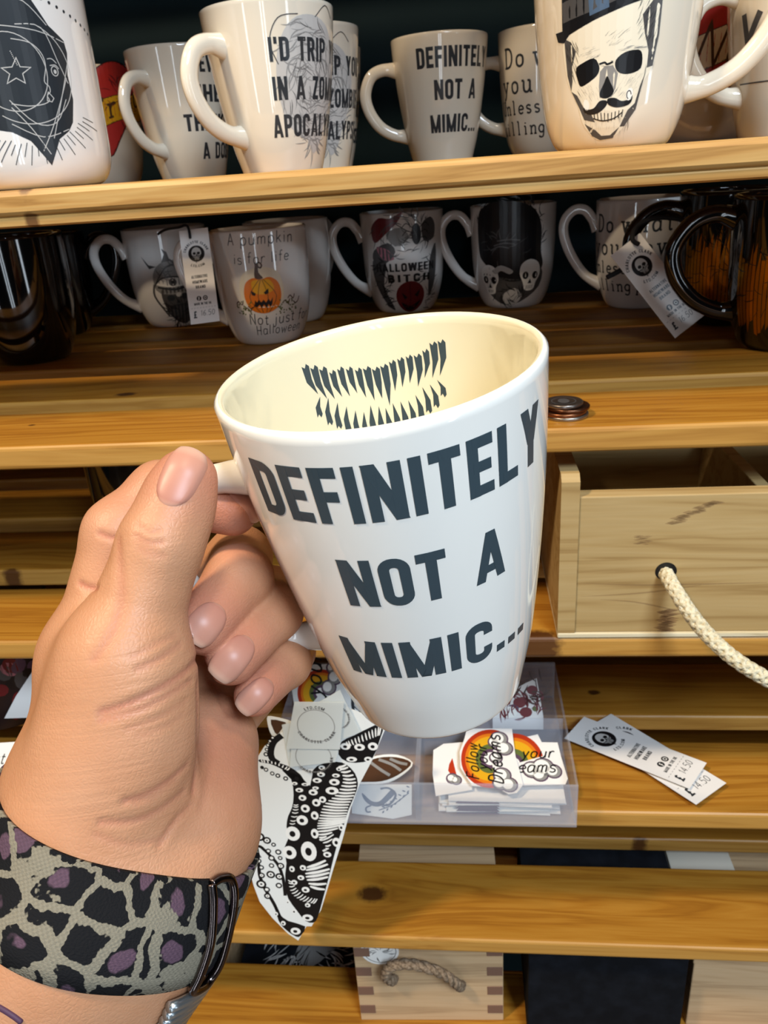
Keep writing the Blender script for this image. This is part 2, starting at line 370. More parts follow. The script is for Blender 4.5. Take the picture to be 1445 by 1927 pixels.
def put_caps(a, t, x, y, h, col, width=None, gap=.10, align='l', sp=.30, wt=1.0, fn=None):
    """block capitals at (x, y) baseline; width squeezes the line; fn bends (x, y) afterwards"""
    L = caps_w(t, gap, sp); k = h if width is None else width / L
    x0 = x - (L * k / 2 if align == 'c' else 0)
    cur = 0.
    f = fn or (lambda p: p)
    for c in t:
        if c == ' ': cur += sp + gap; continue
        w, parts = CAPS[c]
        for p in parts:
            P = [f((x0 + (cur + q[0]) * k, y + q[1] * h)) for q in p[1]]
            if p[0] == 'p': a.fill(P, col, max(.0016, h * .35))
            else: a.line(P, _T * (h + k) / 2 * wt, col, closed=p[2], g=.003)
        cur += w + gap
    return L * k
def put_pen(a, t, x, y, h, col, wt=.09, serif=False, slant=0., align='l', gap=1.2, fn=None, jit=0., mono=0.):
    """stroke lettering, h = capital height"""
    s = h / 10; adv = lambda c: 4. if c == ' ' else (mono or PEN[c][0] + gap)
    L = sum(adv(c) for c in t) * s; cur = -(L / 2 if align == 'c' else 0)
    f = fn or (lambda p: p); rnd = random.Random(len(t) * 7 + int(h * 1e5))
    for c in t:
        if c != ' ':
            w, st = PEN[c]; dy = rnd.uniform(-jit, jit) * h; ox = (mono - w) / 2 if mono else 0
            for q in st:
                cv = q[0] == '~'; P = [tuple(map(float, k.split(','))) for k in q.lstrip('~').split()]
                if cv: P = crom(P, 4)
                P = [f((x + cur + (p[0] + ox) * s + slant * p[1] * s, y + dy + p[1] * s)) for p in P]
                a.line(P, wt * h, col, g=.003)
            if serif:
                for sv in SERIF.get(c, []):
                    sx, sy = sv[0] + ox, sv[1]; l, r = (1.3, 1.3) if len(sv) < 3 else ((1.5, .1) if sv[2] < 0 else (.1, 1.5))
                    a.line([f((x + cur + (sx - l) * s, y + dy + sy * s)), f((x + cur + (sx + r) * s, y + dy + sy * s))], wt * h * .9, col)
        cur += adv(c) * s
    return L

# ------------------------------------------------------------------ setting: shop wall and floor
m_wall = mat('teal_paint', '#0e2a31', .75, spec=.25); _t = NT(m_wall)
_tc = _t.n('ShaderNodeTexCoord'); _t.l(_t.mix(_t.noise(_tc.outputs['Object'], 3.0, 4), '#091b1f', '#0c252a'), _t.b.inputs['Base Color'])
_t.bump(_t.noise(_tc.outputs['Object'], 240.0, 2), .08, .001)
m_floor = wood('floor_boards', '#8a6c4a', '#6f5336', '#4a3522', scale=.35)
def struct(o): o['kind'] = 'structure'; return o
WALL_Y = 0.955
struct(box('wall_back', (-2.4, WALL_Y, 0), (2.4, WALL_Y + .12, 2.75), m_wall))
struct(box('floor', (-2.4, -2.6, -.05), (2.4, WALL_Y + .12, 0), m_floor))

# ------------------------------------------------------------------ slatted pine rack
m_pine = wood('pine_oiled', '#b27f30', '#a36d22', '#8a5618', '#3d1d0c', contrast=.75)
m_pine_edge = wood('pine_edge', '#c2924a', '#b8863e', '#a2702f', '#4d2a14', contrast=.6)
m_pine_pale = wood('pine_pale', '#c89f60', '#bb8d4e', '#a0733a', '#6a4524')
TZ = [CZ + z for z in (.0025, -.137, -.2735, -.415, -.547, -.684, -.822)]       # top of each tier
SL_W, SL_P, SL_T, Y0 = .0735, .1028, .0150, .420                         # slat width, pitch, thickness, front plane
X_L, X_R = -.74, .64
rack = empty('pine_shelf_rack', (0, Y0 + .26, 0))
tag(rack, 'slatted pine display rack of stained boards against the dark teal wall', 'shelf rack')
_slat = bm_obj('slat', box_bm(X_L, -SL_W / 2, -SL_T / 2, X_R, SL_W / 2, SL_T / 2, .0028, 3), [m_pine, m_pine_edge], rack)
for _p in _slat.data.polygons: _p.material_index = 1 if _p.normal.y < -.3 else 0     # front-facing polygons get the paler pine
KNOTS = {(4, 0): (700, 1682, .0095), (1, 1): (237, 742, .006), (3, 0): (1235, 1432, .004), (3, 1): (1117, 1303, .004), (4, 1): (1205, 1583, .006),
         (5, 1): (352, 1905, .016), (2, 0): (1015, 1199, .010), (2, 1): (18, 1075, .006), (1, 2): (90, 700, .005), (1, 3): (640, 637, .006), (1, 0): (60, 800, .002)}
SLAT = {}
first = True
for ti, tz in enumerate(TZ):
    for si in range(5):
        if ti == 0 and si == 0: continue
        o = _slat if first else _slat.copy()
        if not first: COL.objects.link(o); o.parent = rack
        first = False
        c = (0, Y0 + SL_W / 2 + si * SL_P, tz - SL_T / 2)
        o.matrix_parent_inverse = Matrix.Translation(-Vector(rack.location)); o.location = c
        o['knot_x'] = 9.0; o['knot_y'] = 9.0; o['knot_r'] = .001
        if (ti, si) in KNOTS:
            kx, ky, kr = KNOTS[(ti, si)]; p = on_z(kx, ky, tz); o['knot_x'] = float(p[0]); o['knot_y'] = float(p[1] - c[1]); o['knot_r'] = kr
        SLAT[(ti, si)] = o
# the top tier has a thicker moulded front board: rounded nose, a groove, and a lower lip
_pr = [(.0755, 0), (.004, 0), (.0015, -.0008), (.0, -.003), (.0, -.0105), (.0012, -.0120), (.0030, -.0128), (.0022, -.0140), (.0026, -.0175), (.005, -.0185), (.0755, -.0185)]
_bm = bmesh.new(); _r = []
for x in (X_L, X_R): _r.append([_bm.verts.new((x, y - .037, z + .009)) for y, z in _pr])
for i in range(len(_pr)):
    j = (i + 1) % len(_pr); _bm.faces.new((_r[0][i], _r[0][j], _r[1][j], _r[1][i]))
_bm.faces.new(_r[0][::-1]); _bm.faces.new(_r[1]); bmesh.ops.recalc_face_normals(_bm, faces=_bm.faces[:])
o = bm_obj('front_board', _bm, m_pine_pale, rack); o.matrix_parent_inverse = Matrix.Translation(-Vector(rack.location)); o.location = (0, Y0 + .037, TZ[0] - .009)
p = on_y(50, 390, Y0); o['knot_x'] = float(p[0]); o['knot_y'] = -.034; o['knot_r'] = .003
def rack_part(name, lo, hi, m=None):
    o = box(name, lo, hi, m or m_pine, rack, .002); o.matrix_parent_inverse = Matrix.Translation(-Vector(rack.location)); o['knot_x'] = 9.0; o['knot_r'] = .001; return o
m_pine_v = m_pine
for x in (X_L - .032, X_R + .002):
    for y in (Y0 + .04, Y0 + .44): rack_part('post', (x, y, 0), (x + .030, y + .045, CZ + .34))
    for tz in TZ: rack_part('side_rail', (x + .001, Y0 + .0, tz - SL_T - .034), (x + .029, Y0 + .485, tz - SL_T - .0005))
# next tier up, above the picture
for si in range(5):
    o = _slat.copy(); COL.objects.link(o); o.parent = rack; o.matrix_parent_inverse = Matrix.Translation(-Vector(rack.location)); o.location = (0, Y0 + SL_W / 2 + si * SL_P, CZ + .275)
    o['knot_x'] = 9.0; o['knot_r'] = .001
for x in (-.30, .30):
    for tz in TZ[1:]: rack_part('batten', (x - .012, Y0 + .16, tz - SL_T - .0125), (x + .012, Y0 + .485, tz - SL_T - .0003))

# ------------------------------------------------------------------ mugs
def china(name, col, rough=.07, coat=.8):
    if name in MATS: return MATS[name]
    m = mat(name, col, rough, spec=.55, coat=coat); t = NT(m); tc = t.n('ShaderNodeTexCoord')
    nz = t.noise(tc.outputs['Object'], 120.0, 2); t.bump(nz, .03, .0008); m.node_tree.nodes['Principled BSDF'].inputs['Coat Roughness'].default_value = .02
    return m
m_cream = china('cream_china', '#e2d7c2'); m_white = china('white_china', '#e6e1da'); m_black = china('black_glaze', '#070708', .08)
def prof_r(kind, R, s):
    """radius at s = 0 (rim) .. 1 (foot)"""
    if kind == 'cone': c1, c2, rb, k, e0 = .1625, .1831, .626 * R, 2.2, .78
    elif kind == 'barrel': c1, c2, rb, k, e0 = .0, .12, .60 * R, 2.0, .55
    elif kind == 'straight': c1, c2, rb, k, e0 = .0, .02, .72 * R, 2.4, .80
    elif kind == 'curvy': c1, c2, rb, k, e0 = .02, .22, .62 * R, 2.2, .80
    r = R * (1 - c1 * s - c2 * s * s); e = min(max((s - e0) / (1 - e0), 0), 1)
    return r - (r - rb) * (1 - math.sqrt(max(1 - e ** k, 0)))
HANDLES = {'loop': [(-.003, .775), (.010, .785), (.0215, .735), (.0290, .60), (.0285, .46), (.0215, .33), (.010, .255), (-.003, .235)],
           'ear': [(-.002, .74), (.0035, .84), (.011, .925), (.021, .925), (.029, .83), (.0295, .68), (.023, .48), (.012, .31), (-.003, .21)],
           'wide': [(-.003, .86), (.012, .90), (.028, .84), (.040, .68), (.038, .50), (.026, .34), (.010, .26), (-.003, .25)]}
def mug_body(kind, R, H, n=72):
    ss = [0, .02, .06, .12, .2, .3, .4, .5, .6, .68, .75, .80, .85, .89, .92, .95, .97, .985, .995, 1.0]
    th = .0026
    P = [(0, 0.0015), (prof_r(kind, R, 1) * .80, 0.0015), (prof_r(kind, R, 1) * .86, 0)] + [(prof_r(kind, R, s), H * (1 - s)) for s in ss[::-1]]
    P += [(R - .0006, H + .0007), (R - th / 2, H + .0010), (R - th + .0005, H + .0006)]
    P += [(max(prof_r(kind, R, s) - th - .0004 * s, .004), max(H * (1 - s), .0055)) for s in ss if s < .97] + [(0, .0050)]
    return lathe(P, n)
def mug(name, label, base, kind='cone', R=.0425, H=.098, hang=None, handle='loop', art=None, aang=-90., m=None, group=None, hr=.0044, rot=None, hm=None, inner_art=None, inner_m=None):
    """base = centre of the foot; hang/aang = directions of handle and print seen from above, degrees (-90 = towards the camera)"""
    m = m or m_cream
    root = empty(name, base)
    if rot is not None: root.matrix_world = rot
    V, Fc = mug_body(kind, R, H)
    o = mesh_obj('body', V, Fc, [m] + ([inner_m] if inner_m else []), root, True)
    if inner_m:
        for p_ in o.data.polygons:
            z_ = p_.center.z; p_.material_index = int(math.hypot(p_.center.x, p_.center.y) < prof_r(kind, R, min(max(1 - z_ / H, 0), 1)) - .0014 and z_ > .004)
    if hang is not None:
        hp = HANDLES[handle]; r0, r1 = prof_r(kind, R, 1 - hp[0][1]), prof_r(kind, R, 1 - hp[-1][1])
        P = []
        for q, zz in hp:
            t = (hp[0][1] - zz) / (hp[0][1] - hp[-1][1]); t = min(max(t, 0), 1); rr = r0 + (r1 - r0) * t
            P.append((rr + q, 0, zz * H))
        P = crom(P, 7); c, s = math.cos(math.radians(hang)), math.sin(math.radians(hang))
        P = np.stack([P[:, 0] * c, P[:, 0] * s, P[:, 2]], 1)
        k = len(P); tt = np.linspace(-1, 1, k); rad = hr * (1 + .42 * np.clip(np.abs(tt) - .78, 0, 1) / .22)
        V, Fc = tube(P, rad, 14, True, (1.12, .86), up=(0, 0, 1)) if False else tube(P, rad, 14, True, (1.15, .85), up=(-s, c, 0.01))
        mesh_obj('handle', V, Fc, hm or m, root, True)
    if art is not None:
        rref = prof_r(kind, R, .35); a0 = math.radians(aang)
        def fn(x, y, l):
            ph = a0 + x / rref; r = prof_r(kind, R, min(max(1 - y / H, 0), 1)) + l
            return (r * math.cos(ph), r * math.sin(ph), y)
        o = art.build('print', fn, root)
    if inner_art is not None:
        a0 = math.radians(aang + 180)
        def fi(x, y, l):
            ph = a0 + x / R; s = min(max(1 - y / H, 0), 1); r = prof_r(kind, R, s) - .0026 - .0004 * s - l
            return (r * math.cos(ph), r * math.sin(ph), y)
        inner_art.build('inside_print', fi, root)
    tag(root, label, 'mug', group)
    return root
def to_cam(p): return math.degrees(math.atan2(-p[1], -p[0]))
def stand(px, py, Y, R, H, tier):
    """foot centre of a mug whose rim centre shows at pixel (px, py) when it stands at depth Y"""
    p = on_y(px, py, Y); return (p[0], p[1], TZ[tier])

# --- drawings
def art_mimic(H=.098, col='teal', R=.0425, cc=(0, 0, 0), ha=(54.4, 31.2, 45.)):
    a = Art(); rref = prof_r('cone', R, .35); ds, kk = (0, 1) if H > .1 else (.045, 1.08)
    for (t, s0, s1, c, h) in (('DEFINITELY', .070, .215, cc[0], ha[0]), ('NOT A', .318, .460, cc[1], ha[1]), ('MIMIC...', .584, .716, cc[2], ha[2])):
        w = 2 * math.radians(h) * rref; x = math.radians(c) * rref
        put_caps(a, t, x - w / 2, H * (1 - s1 - ds), H * (s1 - s0) * kk, col, width=w)
    return a
def wisps(a, cx, cy, rx, ry, n, col, w, seed, curl=1.0, L=.010):
    """loose pen hatching that fills an oval"""
    r = random.Random(seed)
    for _ in range(n):
        t, q = r.uniform(0, 2 * PI), math.sqrt(r.random()); x, y = cx + rx * q * math.cos(t), cy + ry * q * math.sin(t)
        d = math.atan2(y - cy, x - cx) + PI / 2 * curl + r.uniform(-.6, .6); P = [(x, y)]; b = r.uniform(-1.2, 1.2)
        for k in range(3):
            x += L / 3 * math.cos(d); y += L / 3 * math.sin(d); d += b * .4; P.append((x, y))
        a.line(P, w * r.uniform(.5, 1.3), col, curve=2, ends=(.2, 1, .9, .1))
    return a
def art_trip(H=.098):
    a = Art(); r = random.Random(3)
    a.fill([(-.020, .030), (-.024, .05), (-.021, .070), (-.012, .083), (.002, .086), (.016, .080), (.026, .064), (.025, .046), (.017, .030), (.011, .016), (.004, .010), (-.003, .018), (-.012, .022)], 'lgrey', curve=4)
    a.up(); wisps(a, .001, .050, .024, .035, 130, 'grey', .0007, 5); wisps(a, .001, .050, .022, .034, 40, 'dgrey', .00045, 9)
    a.ring(-.010, .058, .006, .005, .0009, 'grey'); a.ring(.010, .058, .006, .005, .0009, 'grey'); wisps(a, .002, .020, .008, .012, 30, 'grey', .0008, 12, 0.)
    a.line([(-.022, .06), (-.026, .072), (-.020, .084), (-.008, .086)], .0006, 'dgrey', curve=5); a.line([(.004, .085), (.014, .092), (.022, .086)], .0006, 'dgrey', curve=5)
    a.up(); h = .0128
    put_caps(a, "I'D TRIP YOU", 0.006, H * .655, h, 'ink', align='c', width=.066)
    put_caps(a, 'IN A ZOMBIE', 0.006, H * .435, h, 'ink', align='c', width=.066)
    put_caps(a, 'APOCALYPSE', 0.006, H * .215, h, 'ink', align='c', width=.072)
    return a
def art_think(H=.098):
    a = Art(); h = .0125
    put_caps(a, 'EVERY', 0.004, H * .80, h, 'ink', align='c', width=.030)
    put_caps(a, 'THERE', 0.004, H * .585, h, 'ink', align='c', width=.047)
    put_caps(a, 'THINKING', 0.004, H * .37, h, 'ink', align='c', width=.066)
    put_caps(a, 'A DOG', 0.004, H * .155, h, 'ink', align='c', width=.038)
    a.ring(.013, H * .215, .0035, .005, .0008, 'dgrey', .4)
    return a
def art_dowhat(rows=None):
    a = Art()
    put_pen(a, 'Do what', 0, .071, .0145, 'ink', .13, True, align='c', mono=8.6); put_pen(a, 'you love', 0, .051, .0145, 'ink', .13, True, align='c', mono=8.6)
    put_pen(a, "Unless that's", 0, .0345, .0104, 'ink', .14, True, align='c', mono=7.8); put_pen(a, 'killing people', 0, .0180, .0104, 'ink', .14, True, align='c', mono=7.8)
    return a
def crop(ox, oy, sx, lean=0., sy=None):
    """turn zoomed-photo coordinates into metres on the print: ox, oy = print centre and foot, sx = metres per unit"""
    return lambda x, y: ((x + lean * (oy - y) - ox) * sx, (oy - y) * (sy or sx))
def art_skull():
    a = Art(); q = crop(478, 915, .0000975, 0., .0000745); P = lambda *L: [q(*p) for p in L]; r = random.Random(2)
    a.fill(P((215, 190), (220, 420), (250, 530), (295, 630), (318, 745), (375, 828), (430, 858), (512, 846), (572, 800), (645, 690), (662, 560), (695, 480), (722, 420), (740, 240), (728, 40), (640, -20), (400, 60)), 'cream', curve=3)
    a.up()
    for L in ([(215, 200), (260, 230), (290, 290), (262, 380), (262, 470), (250, 530), (228, 430)], [(740, 30), (690, 40), (640, 120), (660, 230), (690, 330), (690, 430), (724, 420), (742, 240)],
              [(250, 530), (290, 560), (330, 640), (380, 690), (400, 740), (330, 720), (300, 640)], [(690, 440), (660, 540), (640, 640), (600, 680), (560, 780), (590, 780), (650, 680), (668, 560)],
              [(330, 745), (400, 790), (440, 830), (500, 830), (560, 780), (520, 850), (430, 858), (375, 828)]): a.fill(P(*L), 'dgrey')
    a.fill(P((430, 430), (455, 400), (500, 400), (530, 450), (520, 540), (500, 590), (430, 590), (425, 520)), 'grey')
    a.up()
    def hatch(n, x0, x1, y0, y1, dx, dy, c, w=3):
        for _ in range(n):
            x, y = r.uniform(x0, x1), r.uniform(y0, y1); a.line(P((x, y), (x + dx * r.uniform(.5, 1.2), y + dy * r.uniform(.5, 1.2))), w * .0000975, c, ends=(.2, 1, .1))
    hatch(46, 225, 290, 200, 420, 22, 60, 'black'); hatch(70, 630, 735, 20, 240, -22, 46, 'black'); hatch(30, 680, 735, 220, 430, -8, 50, 'black')
    hatch(40, 270, 420, 500, 600, 20, 40, 'dgrey'); hatch(50, 530, 680, 450, 590, -24, 40, 'dgrey'); hatch(44, 360, 600, 660, 850, 4, 42, 'dgrey'); hatch(30, 330, 620, 690, 780, -6, 50, 'black')
    hatch(22, 450, 560, 210, 320, 30, -26, 'dgrey', 4); hatch(26, 290, 430, 280, 350, 30, -12, 'grey', 4); hatch(20, 520, 660, 300, 330, 40, -6, 'grey', 4); hatch(14, 430, 500, 370, 400, 20, 10, 'black', 4)
    a.up()
    a.fill(P((288, 395), (330, 365), (395, 345), (425, 395), (420, 440), (385, 475), (320, 508), (298, 470)), 'black', curve=3)
    a.fill(P((515, 370), (560, 330), (630, 320), (656, 350), (655, 430), (600, 458), (545, 452), (516, 420)), 'black', curve=3)
    a.fill(P((470, 460), (490, 500), (512, 560), (480, 595), (440, 590), (430, 560), (455, 500)), 'black', curve=3)
    a.line(P((425, 385), (455, 378), (470, 390), (500, 378)), .0009, 'black', curve=4)
    for k in range(9): a.line(P((395 + k * 22, 690 + abs(k - 4) * -4), (400 + k * 21, 745 - abs(k - 4) * 6)), .0005, 'black')
    a.line(P((390, 715), (450, 735), (520, 725), (570, 690)), .0006, 'black', curve=4)
    a.up()   # moustache
    a.fill(P((470, 610), (430, 610), (395, 650), (350, 655), (330, 640), (335, 672), (375, 690), (430, 680), (472, 640)), 'black', curve=4)
    a.fill(P((478, 600), (520, 598), (560, 620), (605, 612), (622, 590), (618, 630), (590, 652), (530, 658), (482, 635)), 'black', curve=4)
    a.ell(*q(348, 626), .0018, .0026, 'white', .3); a.ell(*q(603, 582), .0019, .0029, 'white', -.2); a.ring(*q(600, 585), .0012, .0018, .0005, 'black', a1=4.6)
    a.up()   # top hat
    a.fill(P((155, 160), (205, 155), (207, -60), (205, -240), (420, -330), (640, -300), (700, -160), (722, -30), (745, -20), (735, 6), (560, 60), (400, 120), (250, 185), (213, 228), (170, 215)), 'black')
    a.up().fill(P((208, -10), (420, -60), (640, -130), (700, -150), (712, -80), (640, -30), (420, 60), (212, 110)), 'dgrey'); a.up().fill(P((360, -40), (460, -70), (470, 60), (370, 95)), 'blue')
    return a
def art_cosmic():
    a = Art(); q = crop(40, 1065, .000098, .19, .000084); P = lambda *L: [q(*p) for p in L]
    a.fill(P((-260, 500), (-150, 60), (60, -120), (100, 30), (190, 160), (280, 235), (300, 300), (298, 420), (330, 560), (325, 690), (300, 740), (245, 785), (205, 935), (95, 790), (0, 735), (-160, 700)), 'ink', g=.003)
    a.up(); w = .00042
    a.ring(*q(0, 410), 178 * .000098, 182 * .000098, w, 'lgrey', n=40); a.ring(*q(60, 415), 255 * .000098, 240 * .000098, w, 'lgrey', n=40, a0=-2.2, a1=1.1)
    a.line(P((0, 235), (90, 255), (150, 310), (172, 380), (165, 460), (190, 490), (195, 520), (180, 540), (190, 570), (150, 590), (80, 595), (0, 580)), w, 'lgrey', curve=4)
    a.line(P((180, 540), (185, 520), (215, 555), (205, 575), (180, 568)), w, 'lgrey', closed=True)
    a.ring(*q(222, 405), .0018, .0022, w, 'lgrey'); a.ell(*q(224, 408), .0008, .001, 'lgrey'); a.line(P((195, 375), (225, 372), (245, 392)), w, 'lgrey', curve=3); a.line(P((180, 340), (205, 338), (232, 362)), w, 'lgrey', curve=3)
    st = [(math.cos(PI / 2 + k * PI / 5) * (75 if k % 2 == 0 else 33) + 25, -math.sin(PI / 2 + k * PI / 5) * (75 if k % 2 == 0 else 33) + 410) for k in range(10)]
    a.line(P(*st), w, 'lgrey', closed=True)
    for L in ([(-100, 160), (120, 190), (280, 245)], [(-40, 30), (60, 40), (180, 160)], [(20, 160), (150, 175), (240, 350), (300, 470)], [(0, 600), (100, 720), (200, 870)], [(0, 690), (160, 770), (300, 730)], [(300, 350), (250, 600), (215, 780)], [(-10, 560), (120, 690), (230, 690), (285, 560)], [(160, 850), (215, 700), (290, 440)]):
        a.line(P(*L), w, 'lgrey', curve=4)
    for k in range(9): a.line(P((0 + k * 4, 300 + k * 9), (-4 + k * 4, 302 + k * 9)), .0004, 'lgrey')
    for k in range(46):      # rays below the head
        an = math.radians(-28 + k * 5.2); r0, r1 = 300 + (k % 3) * 10, 400 + (k % 2) * 60
        x0, y0, x1, y1 = 110 + r0 * math.cos(an), 560 + r0 * .8 * math.sin(an), 110 + r1 * math.cos(an), 560 + r1 * .8 * math.sin(an)
        if y0 > 640: a.line(P((x0, y0), (x1, y1)), .0004, 'ink')
    for k in range(12): a.ell(*q(120 + k * 46 - 60, 14 + k * 18 - 30), .0008, .0008, 'ink', n=10)
    return a
def art_heart(word="You're", white=False):
    a = Art(); q = crop(560, 1060, .00018, 0., .000150); P = lambda *L: [q(*p) for p in L]; r = random.Random(4)
    H = [(345, 450), (385, 400), (460, 376), (540, 405), (615, 480), (650, 430), (720, 390), (800, 400), (850, 460), (840, 560), (790, 680), (720, 800), (650, 895), (560, 800), (430, 680), (370, 560)]
    a.fill(P(*H), 'red', curve=4); a.line(P(*H), .0016, 'black', closed=True, curve=4)
    a.up(); wisps(a, *q(430, 560), .010, .014, 24, 'dred', .0008, 3, 0.); wisps(a, *q(760, 600), .012, .016, 30, 'dred', .001, 4, 0.)
    B = [(400, 720), (440, 670), (620, 600), (760, 560), (900, 580), (900, 700), (760, 690), (620, 740), (470, 800), (420, 850)]
    a.up().fill(P(*B), 'cream' if white else 'yellow', curve=3); a.line(P(*B), .0010, 'black', closed=True, curve=3)
    a.fill(P((420, 850), (470, 800), (560, 770), (600, 800), (520, 860), (460, 872)), 'dgrey', curve=3)
    if not white:
        for k in range(7): a.line(P((405 + k * 4, 715 + k * 18), (450 + k * 6, 705 + k * 16)), .0006, 'brown')
    a.up(); an = .30
    if white: put_pen(a, 'Nan', *q(520, 750), .026, 'brown', .07, slant=.35)
    else: put_pen(a, "You're a", *q(440, 765), .0175, 'brown', .11, True, fn=lambda p: (p[0], p[1] + .28 * (p[0] - q(440, 765)[0])))
    return a
def art_pumpkin():
    a = Art(); q = crop(1150, 668, .000185); P = lambda *L: [q(*p) for p in L]
    a.fill(P((1040, 350), (1080, 310), (1170, 300), (1230, 340), (1240, 430), (1200, 480), (1060, 470), (1030, 420)), 'cream', curve=3);
    a.up()
    O = [(1050, 430), (1062, 370), (1100, 345), (1140, 352), (1180, 345), (1218, 372), (1228, 430), (1205, 485), (1140, 508), (1075, 488)]
    a.fill(P(*O), 'orange', curve=4); a.up().fill(P((1095, 360), (1140, 354), (1180, 358), (1195, 400), (1150, 420), (1100, 410)), 'yellow', curve=4)
    a.up()
    for x, b in ((1085, -22), (1120, -8), (1160, 8), (1195, 22)): a.line(P((1140 + b * .4, 352), (x + b * .4, 430), (1140 + b, 503)), .0005, 'brown', curve=4)
    a.fill(P((1112, 345), (1120, 290), (1118, 280), (1135, 285), (1132, 320), (1150, 348)), 'brown', curve=3); a.line(P((1124, 285), (1140, 278), (1150, 290), (1143, 302), (1134, 296)), .0012, 'brown', curve=4)
    a.up(); a.fill(P((1085, 400), (1108, 414), (1102, 425), (1088, 420)), 'black'); a.fill(P((1168, 395), (1145, 412), (1152, 422), (1168, 416)), 'black')
    a.fill(P((1092, 470), (1100, 445), (1108, 455), (1118, 442), (1128, 456), (1140, 444), (1150, 458), (1164, 442), (1172, 455), (1185, 436), (1180, 465), (1170, 480), (1162, 466), (1150, 482), (1140, 466), (1128, 480), (1118, 466), (1105, 478)), 'black')
    for x0, y0, d in ((1000, 460, 1), (1040, 490, 1), (1060, 470, -1), (1230, 470, 1), (1260, 450, 1), (1290, 465, -1)): a.line(P((x0, y0), (x0 + 14, y0 - 12 * d), (x0 + 30, y0 + 4), (x0 + 40, y0 - 16)), .0008, 'brown', curve=4)
    r = random.Random(8)
    for _ in range(70): x = r.choice((r.uniform(995, 1085), r.uniform(1205, 1310))); y = r.uniform(450, 515); a.ell(*q(x, y), .0009, .0006, 'green', r.uniform(0, 3), 6)
    f = lambda t, x, y, h: put_pen(a, t, *q(x, y), h, 'ink', .075, slant=.12, jit=.05, gap=1.6)
    f('A pumpkin', 1000, 200, .0095); f('is for life', 1020, 280, .0085); f('Not just for', 1050, 560, .0095); f('Halloween', 1075, 610, .0085)
    return a
def art_cyclops():
    a = Art(); q = crop(715, 570, .00019); P = lambda *L: [q(*p) for p in L]
    a.fill(P((610, 300), (640, 240), (700, 212), (770, 220), (830, 260), (850, 340), (830, 380), (640, 380)), 'grey', curve=3)
    a.fill(P((640, 400), (660, 350), (780, 350), (820, 380), (830, 470), (800, 520), (760, 552), (700, 530), (660, 480)), 'dgrey', curve=3); a.fill(P((650, 470), (720, 440), (800, 450), (840, 480), (800, 530), (755, 553), (700, 525)), 'ink', curve=3)
    a.up(); a.fill(P((618, 330), (660, 305), (715, 300), (770, 310), (800, 335), (715, 350)), 'white', curve=3); a.up().ell(*q(712, 324), .0040, .0038, 'dgrey'); a.up().ell(*q(712, 324), .0018, .0018, 'black')
    for L in ([(600, 250), (580, 215), (565, 185), (600, 230), (640, 240)], [(670, 220), (690, 180), (680, 150), (705, 170), (715, 215)], [(810, 240), (845, 205), (870, 180), (850, 230), (830, 265)]): a.fill(P(*L), 'dgrey')
    a.line(P((610, 345), (640, 300), (700, 240), (780, 250), (820, 300)), .0012, 'ink', curve=4); a.line(P((618, 330), (660, 300), (715, 296), (770, 306), (805, 335)), .0014, 'ink', curve=4); a.line(P((628, 345), (720, 362), (810, 345)), .002, 'ink', curve=4)
    a.ell(*q(690, 405), .0042, .003, 'ink'); a.ell(*q(765, 400), .0042, .003, 'ink'); a.fill(P((728, 410), (742, 435), (715, 435)), 'ink'); a.ell(*q(735, 390), .003, .0022, 'lgrey')
    a.up(); wisps(a, *q(740, 490), .015, .012, 60, 'black', .0008, 6, 0.); wisps(a, *q(720, 270), .018, .010, 40, 'dgrey', .0008, 7)
    a.line(P((612, 330), (600, 390), (640, 470), (660, 500)), .0022, 'dgrey', curve=4)
    return a
